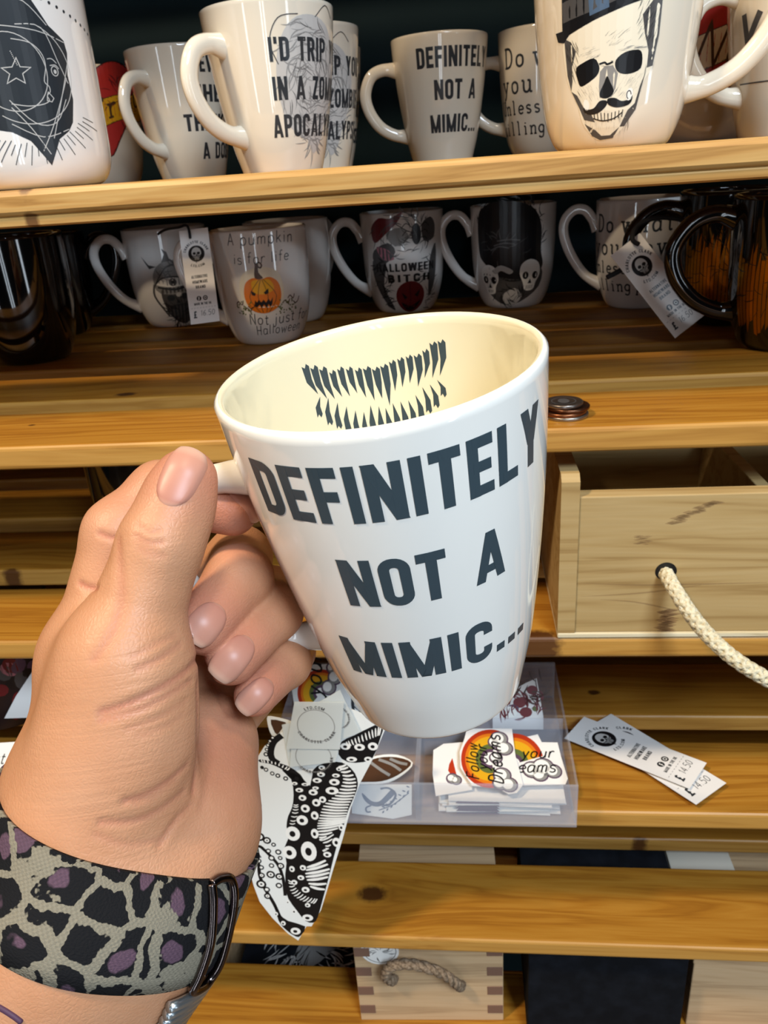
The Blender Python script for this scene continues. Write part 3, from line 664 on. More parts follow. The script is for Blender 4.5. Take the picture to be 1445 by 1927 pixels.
def art_halloween():
    a = Art(); q = crop(525, 790, .000172); P = lambda *L: [q(*p) for p in L]
    a.fill(P((330, 300), (390, 245), (460, 250), (530, 215), (500, 270), (430, 330), (350, 380)), 'dred', curve=3); a.fill(P((340, 420), (440, 380), (480, 430), (420, 490), (330, 480)), 'dgrey', curve=3); a.fill(P((360, 400), (440, 420), (470, 470), (400, 470)), 'pink', curve=3)
    a.fill(P((640, 290), (700, 255), (735, 300), (720, 370), (650, 380)), 'dgrey', curve=3); a.fill(P((430, 330), (520, 300), (560, 360), (480, 400)), 'grey', curve=3); a.fill(P((320, 480), (420, 490), (390, 620), (440, 760), (390, 740), (330, 620)), 'dgrey', curve=3); a.fill(P((690, 480), (740, 400), (735, 600), (700, 700), (680, 600)), 'dgrey', curve=3)
    a.up(); wisps(a, *q(520, 340), .034, .022, 70, 'dgrey', .0009, 3); wisps(a, *q(380, 600), .010, .026, 40, 'black', .0009, 5); wisps(a, *q(690, 620), .008, .03, 40, 'dgrey', .0009, 6)
    a.ell(*q(605, 340), .0050, .0100, 'black')
    for sx in (-1, 1):
        for k in range(3): a.line(P((605 + sx * 18, 310 + k * 26), (605 + sx * 55, 280 + k * 40), (605 + sx * 80, 300 + k * 46)), .0008, 'black', curve=3)
        a.line(P((600, 270), (600 + sx * 20, 235), (600 + sx * 12, 205)), .0008, 'black', curve=3)
    a.line(P((490, 280), (560, 325)), .0008, 'black')
    a.up(); a.ell(*q(560, 690), .0168, .0160, 'dred', n=28); a.up(); a.fill(P((500, 660), (540, 690), (520, 705)), 'black'); a.fill(P((625, 645), (585, 680), (610, 692)), 'black'); a.fill(P((495, 720), (560, 745), (635, 710), (590, 765), (530, 768)), 'black', curve=3); a.line(P((560, 605), (556, 640), (560, 690), (556, 770)), .0006, 'black', curve=3)
    a.up(); put_caps(a, 'HALLOWEEN', q(348, 0)[0], q(0, 540)[1], .0078, 'black', width=.064, wt=1.1); put_caps(a, 'BITCH', q(420, 0)[0], q(0, 600)[1], .0072, 'black', width=.046, wt=1.1, gap=.2)
    return a
def art_skulls():
    a = Art(); q = crop(1140, 765, .000172); P = lambda *L: [q(*p) for p in L]
    a.fill(P((920, 250), (980, 190), (1060, 170), (1180, 180), (1270, 230), (1310, 320), (1310, 440), (1330, 520), (1290, 560), (1180, 600), (1080, 590), (960, 500), (920, 440)), 'black', curve=3)
    a.fill(P((940, 560), (1080, 580), (1200, 590), (1320, 540), (1320, 640), (1200, 720), (1080, 740), (980, 680)), 'dgrey', curve=3)
    a.up(); wisps(a, *q(1100, 250), .034, .018, 90, 'black', .0009, 2); wisps(a, *q(1240, 330), .014, .03, 50, 'black', .0009, 8); wisps(a, *q(1090, 420), .022, .012, 16, 'dgrey', .0009, 4, 0.)
    for cx, cy, s in ((990, 590, 1.0), (1245, 570, 1.05)):
        a.up().fill(P((cx - 62 * s, cy - 10), (cx - 50 * s, cy - 60 * s), (cx, cy - 82 * s), (cx + 50 * s, cy - 58 * s), (cx + 62 * s, cy), (cx + 40 * s, cy + 40 * s), (cx + 26 * s, cy + 80 * s), (cx - 26 * s, cy + 82 * s), (cx - 42 * s, cy + 40 * s)), 'white', curve=3)
        a.up(); a.ell(*q(cx - 28 * s, cy + 2), .0032, .0036, 'black'); a.ell(*q(cx + 30 * s, cy + 4), .0032, .0036, 'black'); a.fill(P((cx, cy + 22), (cx + 13, cy + 48), (cx - 13, cy + 48)), 'black')
        for k in range(5): a.line(P((cx - 20 + k * 10, cy + 58), (cx - 20 + k * 10, cy + 80)), .0005, 'black')
    a.up().fill(P((1020, 540), (1070, 510), (1140, 540), (1120, 560), (1070, 540), (1040, 560)), 'lgrey', curve=3); a.fill(P((1070, 680), (1150, 640), (1200, 690), (1150, 740), (1090, 740)), 'lgrey', curve=3); wisps(a, *q(1110, 690), .018, .008, 36, 'black', .0008, 3)
    for k in range(3): a.line(P((1010 + k * 20, 430 - k * 26), (1060 + k * 30, 408 - k * 18), (1120 + k * 30, 418 - k * 20)), .0012, 'dgrey', curve=3)
    return a
def art_gold():
    a = Art(); r = random.Random(11)
    for k in range(30):
        x = -.046 + k * .0032; a.fill([(x, .012 + r.uniform(0, .01)), (x + .0026, .012 + r.uniform(0, .012)), (x + .003, .060 + .0006 * k + r.uniform(0, .02)), (x + .0004, .055 + r.uniform(0, .02))], 'foil')
    a.up(); wisps(a, 0, .045, .045, .030, 90, 'black', .0006, 4, 0.)
    return a
mat('ink_foil', '#c8871f', .25, metal=.85); INK['foil'] = '#c8871f'

# --- top tier
T0, T1, T2 = 0, 1, 2
b = stand(26, 120, .475, 0, 0, 0)
mug('mug', 'white straight mug with a black moon-face and star drawing, on the top board', b, 'straight', .0430, .103, art=art_cosmic(), aang=to_cam(b) - 14, m=m_white)
b = stand(160, 105, .800, 0, 0, 0)
mug('mug', "cream mug with a red heart and a yellow banner reading You're", b, 'curvy', .0425, .098, hang=95, art=art_heart(), aang=to_cam(b) - 14)
b = stand(331, 100, .730, 0, 0, 0)
mug('mug', 'cream mug with THINK and A DOG lettering, handle turned forward, beside the red heart', b, 'cone', hang=to_cam(b) - 42, art=art_think(), aang=to_cam(b) + 40, group='cream conical slogan mugs on the top board')
b = stand(503, 40, .575, 0, 0, 0)
mug('mug', 'foremost cream mug with ZOMBIE APOCALYPSE lettering over a grey sketched head', b, 'cone', H=.094, hang=to_cam(b) - 48, art=art_trip(.094), aang=to_cam(b) + 38, hr=.0050)
b = stand(573, 86, .690, 0, 0, 0)
mug('mug', 'cream ZOMBIE APOCALYPSE mug half hidden directly behind its twin', b, 'cone', hang=170, art=art_trip(), aang=to_cam(b) + 20)
b = stand(590, 100, .800, 0, 0, 0)
mug('mug', 'cream mug showing only a sliver of its rim, rearmost of the apocalypse mugs', b, 'cone', hang=150, art=art_trip(), aang=to_cam(b) + 20)
b = stand(826, 78, .790, 0, 0, 0)
mug('mug', 'cream mug on the top board lettered DEFINITELY NOT A MIMIC', b, 'cone', hang=to_cam(b) - 82, art=art_mimic(col='ink', ha=(50, 30, 38)), aang=to_cam(b) + 22)
b = stand(1028, 68, .810, 0, 0, 0)
mug('mug', 'cream mug with typewriter lettering Do what you love, partly behind the skull mug', b, 'curvy', H=.100, hang=to_cam(b) - 88, art=art_dowhat(), aang=to_cam(b) - 2)
b = stand(1165, -60, .505, 0, 0, 0)
mug('mug', 'cream mug with an engraved skull wearing a black top hat and moustache', b, 'curvy', .0455, .108, hang=to_cam(b) + 93, handle='wide', art=art_skull(), aang=to_cam(b) - 4, hr=.0050)
b = stand(1330, 40, .660, 0, 0, 0)
mug('mug', 'cream mug with a red heart and white script banner, seen through the skull mug handle', b, 'curvy', .0425, .098, hang=to_cam(b) + 60, art=art_heart(white=True), aang=to_cam(b) - 2)
b = stand(1505, 20, .560, 0, 0, 0)
_a = Art(); put_pen(_a, 'you', -.030, .050, .026, 'dgrey', .14, slant=.2); _a.line([(-.030, .030), (.02, .030)], .0008, 'dgrey')
mug('mug', 'cream mug with grey brush lettering cut off by the frame edge', b, 'cone', hang=to_cam(b) - 60, handle='loop', art=_a, aang=to_cam(b) - 10)
# --- second tier
b = on_y(36, 545, .675); b = (b[0], .675, TZ[1])
mug('mug', 'glossy plain black mug with window glints at the end of the second shelf', b, 'barrel', .0450, .106, m=m_black)
mug('mug', 'plain black mug standing in the shadow behind another black mug', (on_y(92, 530, .800)[0], .800, TZ[1]), 'barrel', .0430, .100, m=m_black, hang=10, handle='ear')
T2G = 'printed mugs under the top board'
def m2(px, Y, label, art, da=0., hang=-82, R=.0425, H=.097, kind='barrel', m=m_white):
    p = on_y(px, 500, Y); b = (p[0], Y, TZ[1]); return mug('mug', label, b, kind, R, H, hang=to_cam(b) + hang, handle='ear', art=art, aang=to_cam(b) + da, m=m, hr=.0040)
m2(318, .830, 'white mug with a bearded one-eyed warrior wearing a horned helmet', art_cyclops(), 2)
m2(492, .715, 'white mug with an orange carved pumpkin and handwritten lettering', art_pumpkin(), 0, hang=-95)
p = on_y(545, 500, .815); mug('mug', 'plain white mug peeking out behind the pumpkin mug', (p[0], .815, TZ[1]), 'barrel', .0425, .097, hang=60, handle='ear', m=m_white)
m2(760, .845, 'white mug with red and black Halloween print and a grinning red pumpkin', art_halloween(), 0)
m2(965, .840, 'white mug with a black forest print above two skulls', art_skulls(), 0)
m2(1203, .800, 'white mug on the second shelf with typewriter lettering Do what, behind the slanted tag', art_dowhat(), -12)
for px, Y, lab in ((1372, .700, 'black and gold mug farther back of the two, handle towards the slanted tag'), (1490, .600, 'black and gold mug nearest the shelf edge, handle sweeping forward')):
    p = on_y(px, 520, Y); b = (p[0], Y, TZ[1])
    mug('mug', lab, b, 'barrel', .0440, .104, hang=to_cam(b) - 72, handle='wide', art=art_gold(), aang=to_cam(b) + 8, m=m_black, hr=.0052)
# --- third tier
p = on_y(276, 940, .575); mug('mug', 'glossy black mug on the third shelf partly behind the index finger', (p[0], .575, TZ[2]), 'barrel', .0430, .100, m=m_black, hang=20, handle='ear')

# --- the held mug
HC = np.array([-.021693, .195588, -.045642 + CZ]); HAX = _n([.099904, .101467, -.98981]); HH, HR = .1034, .0425
_e0 = _n(np.cross(HAX, [0, 1, 0])); _e1 = np.cross(HAX, _e0)
def _dir(deg): t = math.radians(deg); return math.cos(t) * _e0 + math.sin(t) * _e1
H_DEG = 171.0
_mm = np.eye(4); _mm[:3, 0] = -_dir(H_DEG); _mm[:3, 1] = -_dir(H_DEG - 90); _mm[:3, 2] = -HAX; _mm[:3, 3] = HC + HAX * HH
HELD = Matrix(_mm.tolist())
def art_teeth():
    a = Art(); r = random.Random(5)
    # two rows of ragged fangs; x runs right to left as seen from inside, heights from the photograph
    def row(xs, y0f, lf, up):
        for i, (x, L) in enumerate(zip(xs, lf)):
            y = y0f(x) + r.uniform(-.0005, .0007); L *= r.uniform(.85, 1.15); w = .00112 if L < .008 else .00132; L *= 1.12
            s = 1 if up else -1; bend = -.0014 * (1 if x > 0 else -1) * (abs(x) / .02 + .2)
            P = [(x - w, y), (x - w * .3, y - s * .0009), (x + w * .25, y + s * .0003), (x + w, y - s * .0005), (x + w * .75, y + s * L * .5), (x + bend, y + s * L), (x - w * .85, y + s * L * .45)]
            a.fill(P, 'teal', g=.002); 
    n = 17; xs = [.0235 - i * .00292 for i in range(n)]
    up_L = [.0075, .008, .0078, .0072, .0075, .0078, .0085, .0088, .0090, .0098, .0088, .0085, .008, .0075, .0078, .0082, .008]
    row(xs, lambda x: HH * (.935 - .062 * (1 - (x / .0245) ** 2)), up_L, False)
    n2 = 16; xs2 = [.0230 - i * .0030 for i in range(n2)]
    lo_L = [.0045, .006, .0058, .007, .0078, .0085, .0092, .0090, .0088, .0085, .0085, .0080, .0075, .0062, .0055, .004]
    row(xs2, lambda x: HH * (.795 - .135 * (1 - (x / .0240) ** 2)), lo_L, True)
    return a
m_bone = china('bone_china_held', '#f4f0e6', .09, .5)
held = mug('held_mug', 'white mug held in the hand, lettered DEFINITELY NOT A MIMIC, fangs printed inside', (0, 0, 0), 'cone', HR, HH, hang=180, handle='loop',
           art=art_mimic(HH, 'teal', HR, (.6, 2.6, 4.0), (54.4, 31.2, 45.)), aang=-90, m=m_bone, rot=HELD, hr=.0037, inner_art=art_teeth(), inner_m=china('china_inside_warm_lit', '#efe5c4', .09, .5))  # warm light inside the mug is put into a creamier inner colour

# ------------------------------------------------------------------ the hand: one continuous surface from a distance field
def J(x, y, d, r): return (np.asarray(at(x, y, d)), r)
# thumb: metacarpal base, knuckle, joint, tip
TH = [J(168, 1500, .193, .0185), J(232, 1235, .1905, .0128), J(304, 1020, .1905, .0097), J(352, 899, .1925, .0073)]
IX = [J(182, 1240, .2120, .0125), J(228, 1005, .2120, .0098), J(303, 928, .2160, .0085), J(438, 963, .2170, .0068)]
MD = [J(240, 1265, .2330, .0120), J(452, 1048, .2500, .0096), J(450, 1088, .2230, .0092), J(380, 1178, .2070, .0077)]
RG = [J(310, 1325, .2400, .0115), J(512, 1120, .2560, .0090), J(512, 1150, .2300, .0086), J(436, 1240, .2105, .0071)]
PK = [J(385, 1385, .2400, .0108), J(545, 1225, .2600, .0080), J(536, 1246, .2370, .0075), J(481, 1307, .2170, .0061)]
WR = J(150, 1722, .192, .0200)
WR2 = J(252, 1700, .197, .0176)
AXW = _n(np.asarray(at(62, 1990, .1905)) - np.asarray(at(180, 1700, .192)))   # forearm direction, down and towards the viewer's left
def _cone(P, a, ra, b, rb):
    """distance to a rounded cone"""
    ba = b - a; L2 = ba @ ba; pa = P - a; t = np.clip(pa @ ba / L2, 0, 1)
    return np.sqrt(np.maximum(((pa - t[:, None] * ba) ** 2).sum(1), 1e-14)) - (ra + (rb - ra) * t)
def _smin(a, b, k):
    h = np.clip(.5 + .5 * (b - a) / k, 0, 1); return b + (a - b) * h - k * h * (1 - h)
def _ell(P, c, rad, Rm):
    q = (P - c) @ Rm; k0 = np.linalg.norm(q / rad, axis=1); k1 = np.linalg.norm(q / (rad ** 2), axis=1)
    return k0 * (k0 - 1) / np.maximum(k1, 1e-9)
_camR = RW   # columns: image right, image down, away
PALM = [  # rounded cones of palm and back of hand
    (IX[0], J(150, 1480, .205, .0160)), (J(150, 1480, .205, .0160), WR), (MD[0], J(190, 1520, .214, .0165)), (J(190, 1520, .214, .0165), WR),
    (RG[0], J(270, 1530, .215, .0160)), (J(270, 1530, .215, .0160), WR2), (J(398, 1395, .2280, .0128), J(352, 1560, .206, .0150)), (J(352, 1560, .206, .0150), J(272, 1690, .198, .0172)),
    (PK[0], J(352, 1545, .210, .0150)), (IX[0], TH[1]),
    (WR, WR2)]
FORE = [(WR, (WR[0] + AXW * .075, .0235)), (WR2, (WR2[0] + AXW * .075, .0205)), ((WR[0] + AXW * .075, .0235), (WR[0] + AXW * .19, .030)), ((WR2[0] + AXW * .075, .0205), (WR2[0] + AXW * .19, .026))]
def hand_sdf(P):
    d = None
    for (a, ra), (b, rb) in PALM + FORE:
        q = _cone(P, a, ra, b, rb); d = q if d is None else _smin(d, q, .012)
    # thenar: the fat pad of the thumb, and the web towards the index finger
    q = _cone(P, *TH[0], *TH[1]); q = _smin(q, _ell(P, np.asarray(at(236, 1385, .190)), np.array([.0175, .030, .0150]), _camR @ np.array([[math.cos(.10), -math.sin(.10), 0], [math.sin(.10), math.cos(.10), 0], [0, 0, 1]])), .008)
    d = _smin(d, q, .010)
    t2 = _smin(_cone(P, *TH[1], *TH[2]), _cone(P, *TH[2], *TH[3]), .004); t2 = _smin(t2, _ell(P, TH[2][0] * .42 + TH[3][0] * .58 + RW[:, 2] * .0015, np.array([.0088, .0105, .0082]), _camR), .004)
    d = _smin(d, t2, .0009 + .007 * np.clip(1 - np.linalg.norm(P - TH[1][0], axis=1) / .030, 0, 1))
    for Fg, kk in ((IX, .006), (MD, .005), (RG, .005), (PK, .005)):
        q = _smin(_cone(P, *Fg[0], *Fg[1]), _cone(P, *Fg[1], *Fg[2]), .0035); q = _smin(q, _cone(P, *Fg[2], *Fg[3]), .0035)
        near = np.clip(1 - (np.linalg.norm(P - Fg[0][0], axis=1) - Fg[0][1]) / .022, 0, 1)      # blends with the palm only at its root
        k = .0007 + kk * near
        d = _smin(d, q, k)
    return d
def surface_nets(fn, lo, hi, h):
    n = np.ceil((hi - lo) / h).astype(int) + 1
    ax = [lo[i] + h * np.arange(n[i]) for i in range(3)]
    # coarse pass, then only evaluate cells near the surface
    c = 8; nc = (n + c - 1) // c + 1
    G = np.stack(np.meshgrid(*[lo[i] + h * c * (np.arange(nc[i]) + .5) for i in range(3)], indexing='ij'), -1).reshape(-1, 3)
    D = fn(G).reshape(nc)
    val = np.repeat(np.repeat(np.repeat(D, c, 0), c, 1), c, 2)[:n[0], :n[1], :n[2]].copy()
    nearc = np.abs(D) < h * c * 1.05
    msk = np.repeat(np.repeat(np.repeat(nearc, c, 0), c, 1), c, 2)[:n[0], :n[1], :n[2]]
    I = np.argwhere(msk); Pp = lo + h * I
    out = np.empty(len(Pp))
    for s in range(0, len(Pp), 400000): out[s:s + 400000] = fn(Pp[s:s + 400000])
    val[msk] = out
    ins = val < 0
    k = [ins[a:n[0] - 1 + a, b:n[1] - 1 + b, c2:n[2] - 1 + c2] for a in (0, 1) for b in (0, 1) for c2 in (0, 1)]
    tot = sum(x.astype(np.int8) for x in k); act = (tot > 0) & (tot < 8)
    ids = np.full(act.shape, -1, int); A = np.argwhere(act); ids[act] = np.arange(len(A))
    acc = np.zeros((len(A), 3)); cnt = np.zeros(len(A))
    for d in range(3):
        o = [x for x in range(3) if x != d]
        for a in (0, 1):
            for b in (0, 1):
                p0 = A.copy(); p0[:, o[0]] += a; p0[:, o[1]] += b; p1 = p0.copy(); p1[:, d] += 1
                v0, v1 = val[tuple(p0.T)], val[tuple(p1.T)]; cr = (v0 < 0) != (v1 < 0)
                t = np.where(cr, v0 / np.where(cr, v0 - v1, 1), 0); q = p0.astype(float); q[:, d] += t
                acc[cr] += q[cr]; cnt += cr
    V = lo + h * (acc / cnt[:, None])
    Fs = []
    for d in range(3):
        o = [x for x in range(3) if x != d]
        s0 = [slice(0, n[x]) for x in range(3)]; a0 = list(s0); a1 = list(s0); a0[d] = slice(0, n[d] - 1); a1[d] = slice(1, n[d])
        E = ins[tuple(a0)] != ins[tuple(a1)]; idx = np.argwhere(E)
        idx = idx[(idx[:, o[0]] > 0) & (idx[:, o[1]] > 0) & (idx[:, o[0]] < n[o[0]] - 1) & (idx[:, o[1]] < n[o[1]] - 1)]
        def cid(a, b): q = idx.copy(); q[:, o[0]] -= a; q[:, o[1]] -= b; return ids[tuple(q.T)]
        Q = np.stack([cid(1, 1), cid(0, 1), cid(0, 0), cid(1, 0)], 1)
        flip = ins[tuple(idx.T)] ^ (d == 1)
        Q[~flip] = Q[~flip][:, ::-1]; Fs.append(Q[(Q >= 0).all(1)])
    return V, np.vstack(Fs)
def sdf_n(P, e=.0004):
    g = np.stack([hand_sdf(P + np.eye(3)[i] * e) - hand_sdf(P - np.eye(3)[i] * e) for i in range(3)], 1)
    return g / np.maximum(np.linalg.norm(g, axis=1), 1e-9)[:, None]
def march(o, d, tmax=.06, t0=0.):
    """sphere-trace many rays onto the hand"""
    o = np.atleast_2d(o); d = np.atleast_2d(d); t = np.full(len(o), t0)
    for _ in range(60): t += np.clip(hand_sdf(o + t[:, None] * d), -.002, .01) * .9
    return o + t[:, None] * d
def on_hand(px): return march(np.array([at(x, y, .12) for x, y in px]), np.array([_n(ray(x, y)) for x, y in px]))
_pts = np.array([p for p, _ in TH + IX + MD + RG + PK] + [a[0] for s in PALM + FORE for a in s])
HV, HF = surface_nets(hand_sdf, _pts.min(0) - .034, _pts.max(0) + .034, .00085)
# relax, then put the points back on the field
_e = np.vstack([HF[:, [0, 1]], HF[:, [1, 2]], HF[:, [2, 3]], HF[:, [3, 0]]]); _e = np.vstack([_e, _e[:, ::-1]])
for _ in range(3):
    s = np.zeros_like(HV); np.add.at(s, _e[:, 0], HV[_e[:, 1]]); c = np.bincount(_e[:, 0], minlength=len(HV)); HV = .4 * HV + .6 * s / c[:, None]
# creases: folds of skin pressed into the surface, given as (points, depth, width)
CREASES = [([(150, 1098), (166, 1106), (182, 1107)], .0006, .0008), ([(188, 1004), (202, 1010), (214, 1012)], .0006, .0008),
           ([(256, 1006), (270, 1016), (286, 1021), (304, 1020)], .00036, .0007), ([(256, 986), (268, 994), (284, 1002), (300, 998)], .00026, .0007), ([(262, 1034), (280, 1042), (306, 1046)], .00020, .0008), ([(256, 1018), (268, 1029), (290, 1034)], .0002, .0007),
           ([(372, 1240), (345, 1268), (300, 1296), (240, 1325), (190, 1340)], .00055, .0009), ([(360, 1280), (310, 1312), (250, 1340), (190, 1355)], .00036, .0009), ([(340, 1212), (300, 1240), (260, 1258)], .0003, .0009), ([(330, 1196), (290, 1214), (250, 1236)], .0002, .0008), ([(350, 1320), (300, 1350), (240, 1372)], .0002, .0008), ([(345, 1345), (310, 1368), (260, 1385)], .00016, .0008),
           ([(352, 1440), (315, 1472), (275, 1496), (235, 1508)], .00045, .0009), ([(345, 1490), (300, 1525), (250, 1545), (190, 1548)], .00036, .0009), ([(358, 1515), (322, 1556), (300, 1590)], .0003, .0009), ([(336, 1535), (312, 1572)], .00025, .0008), ([(330, 1470), (290, 1500), (255, 1515)], .0002, .0008), ([(300, 1580), (240, 1590), (180, 1570)], .0002, .0009),
           ([(372, 1290), (373, 1350), (371, 1420), (364, 1490)], .0005, .0011), ([(385, 1250), (410, 1300), (428, 1345)], .0004, .0010), ([(405, 1300), (425, 1330), (440, 1345)], .0003, .0009), ([(400, 1370), (396, 1440), (380, 1520)], .0002, .0012),
           ([(178, 1240), (215, 1185), (228, 1130), (226, 1070), (222, 1016)], .0003, .0013)]
HN = sdf_n(HV)
_fold = np.zeros(len(HV))
for px, dep, wid in CREASES:
    q = on_hand(crom(px, 10)); D2 = np.full(len(HV), 1.0)
    sel = np.where(np.linalg.norm(HV - q.mean(0), axis=1) < .06)[0]
    for a in range(len(q) - 1):
        u = q[a + 1] - q[a]; L2 = max(u @ u, 1e-12); t = np.clip((HV[sel] - q[a]) @ u / L2, 0, 1)
        D2[sel] = np.minimum(D2[sel], np.linalg.norm(HV[sel] - (q[a] + t[:, None] * u), axis=1))
    g = np.exp(-(D2 / wid) ** 2); b = np.exp(-((D2 - 2.2 * wid) / (1.2 * wid)) ** 2)
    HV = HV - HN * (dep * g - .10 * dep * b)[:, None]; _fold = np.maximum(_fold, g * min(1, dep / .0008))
me = bpy.data.meshes.new('person_hand'); me.from_pydata(HV.tolist(), [], HF.tolist()); me.update()
me.polygons.foreach_set('use_smooth', np.ones(len(me.polygons), bool))
# flesh colour: pinker at the tips, in the folds and on the palm side; paler on the forearm
def _blob(P, c, r): return np.exp(-(np.linalg.norm(P - c, axis=1) / r) ** 2)
_pink = np.zeros(len(HV))
for Fg, r in ((TH, .011), (IX, .012), (MD, .014), (RG, .013), (PK, .012)): _pink = np.maximum(_pink, _blob(HV, Fg[3][0], r))
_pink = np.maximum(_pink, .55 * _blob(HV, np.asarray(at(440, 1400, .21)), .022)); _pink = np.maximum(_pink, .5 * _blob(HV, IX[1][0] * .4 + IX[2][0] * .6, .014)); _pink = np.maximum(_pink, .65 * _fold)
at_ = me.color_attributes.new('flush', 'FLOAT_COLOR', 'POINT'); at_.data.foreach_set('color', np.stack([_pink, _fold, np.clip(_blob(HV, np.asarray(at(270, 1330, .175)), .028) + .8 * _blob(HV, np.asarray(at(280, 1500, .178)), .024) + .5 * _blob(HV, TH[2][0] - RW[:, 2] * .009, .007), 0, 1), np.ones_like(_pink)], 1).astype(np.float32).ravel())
m_skin = mat('skin', '#d9a081', .46, spec=.42, sss=.12); t = NT(m_skin)
t.b.inputs['Subsurface Radius'].default_value = (.0040, .0016, .0009); t.b.inputs['Subsurface Scale'].default_value = 1.0
ca = t.n('ShaderNodeVertexColor', layer_name='flush'); sp = t.n('ShaderNodeSeparateColor'); t.l(ca.outputs[0], sp.inputs[0]); tc = t.n('ShaderNodeTexCoord')
blot = t.noise(tc.outputs['Object'], 55.0, 3); c0 = t.mix(t.ramp(blot, [(.35, (0, 0, 0)), (.7, (1, 1, 1))]), '#bd8661', '#c6916d')
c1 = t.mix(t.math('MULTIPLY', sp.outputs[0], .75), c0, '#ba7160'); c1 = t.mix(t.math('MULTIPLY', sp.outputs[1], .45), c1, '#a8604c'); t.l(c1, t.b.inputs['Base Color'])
vo = t.n('ShaderNodeTexVoronoi'); vo.feature = 'DISTANCE_TO_EDGE'; vo.inputs['Scale'].default_value = 950
wv = t.n('ShaderNodeVectorMath', operation='ADD'); t.l(tc.outputs['Object'], wv.inputs[0]); nz = t.n('ShaderNodeTexNoise'); nz.inputs['Scale'].default_value = 300; t.l(tc.outputs['Object'], nz.inputs['Vector'])
mv = t.n('ShaderNodeVectorMath', operation='SCALE'); mv.inputs['Scale'].default_value = .0016; t.l(nz.outputs['Color'], mv.inputs[0]); t.l(mv.outputs[0], wv.inputs[1]); t.l(t.mapping(wv.outputs[0], (1, .55, 1), rot=(.3, .4, .7)), vo.inputs['Vector'])
_wd = _n(on_hand([(372, 1240)])[0] - on_hand([(250, 1320)])[0])            # direction of the fine folds on the thumb pad
_wp = _n(np.cross(_wd, RW[:, 2])); cx_ = t.n('ShaderNodeCombineXYZ')
for i_, (v_, k_) in enumerate(((_wd, 70.0), (_wp, 620.0), (RW[:, 2], 60.0))):
    dn = t.n('ShaderNodeVectorMath', operation='DOT_PRODUCT'); dn.inputs[1].default_value = tuple(v_); t.l(tc.outputs['Object'], dn.inputs[0]); t.l(t.math('MULTIPLY', dn.outputs['Value'], k_), cx_.inputs[i_])
ln = t.math('MULTIPLY', t.ramp(t.noise(cx_.outputs[0], 1.0, 3, .6), [(.30, (0, 0, 0)), (.55, (1, 1, 1))]), t.math('MULTIPLY', sp.outputs[2], 1.1))
t.bump(t.math('ADD', t.ramp(vo.outputs[0], [(.0, (0, 0, 0)), (.25, (1, 1, 1))]), t.math('MULTIPLY', ln, 1.6)), .20, .00022)
me.materials.append(m_skin)
hand = bpy.data.objects.new('person_hand', me); COL.objects.link(hand)
tag(hand, 'bare hand gripping the handle of the held mug, thumb on top', 'hand')
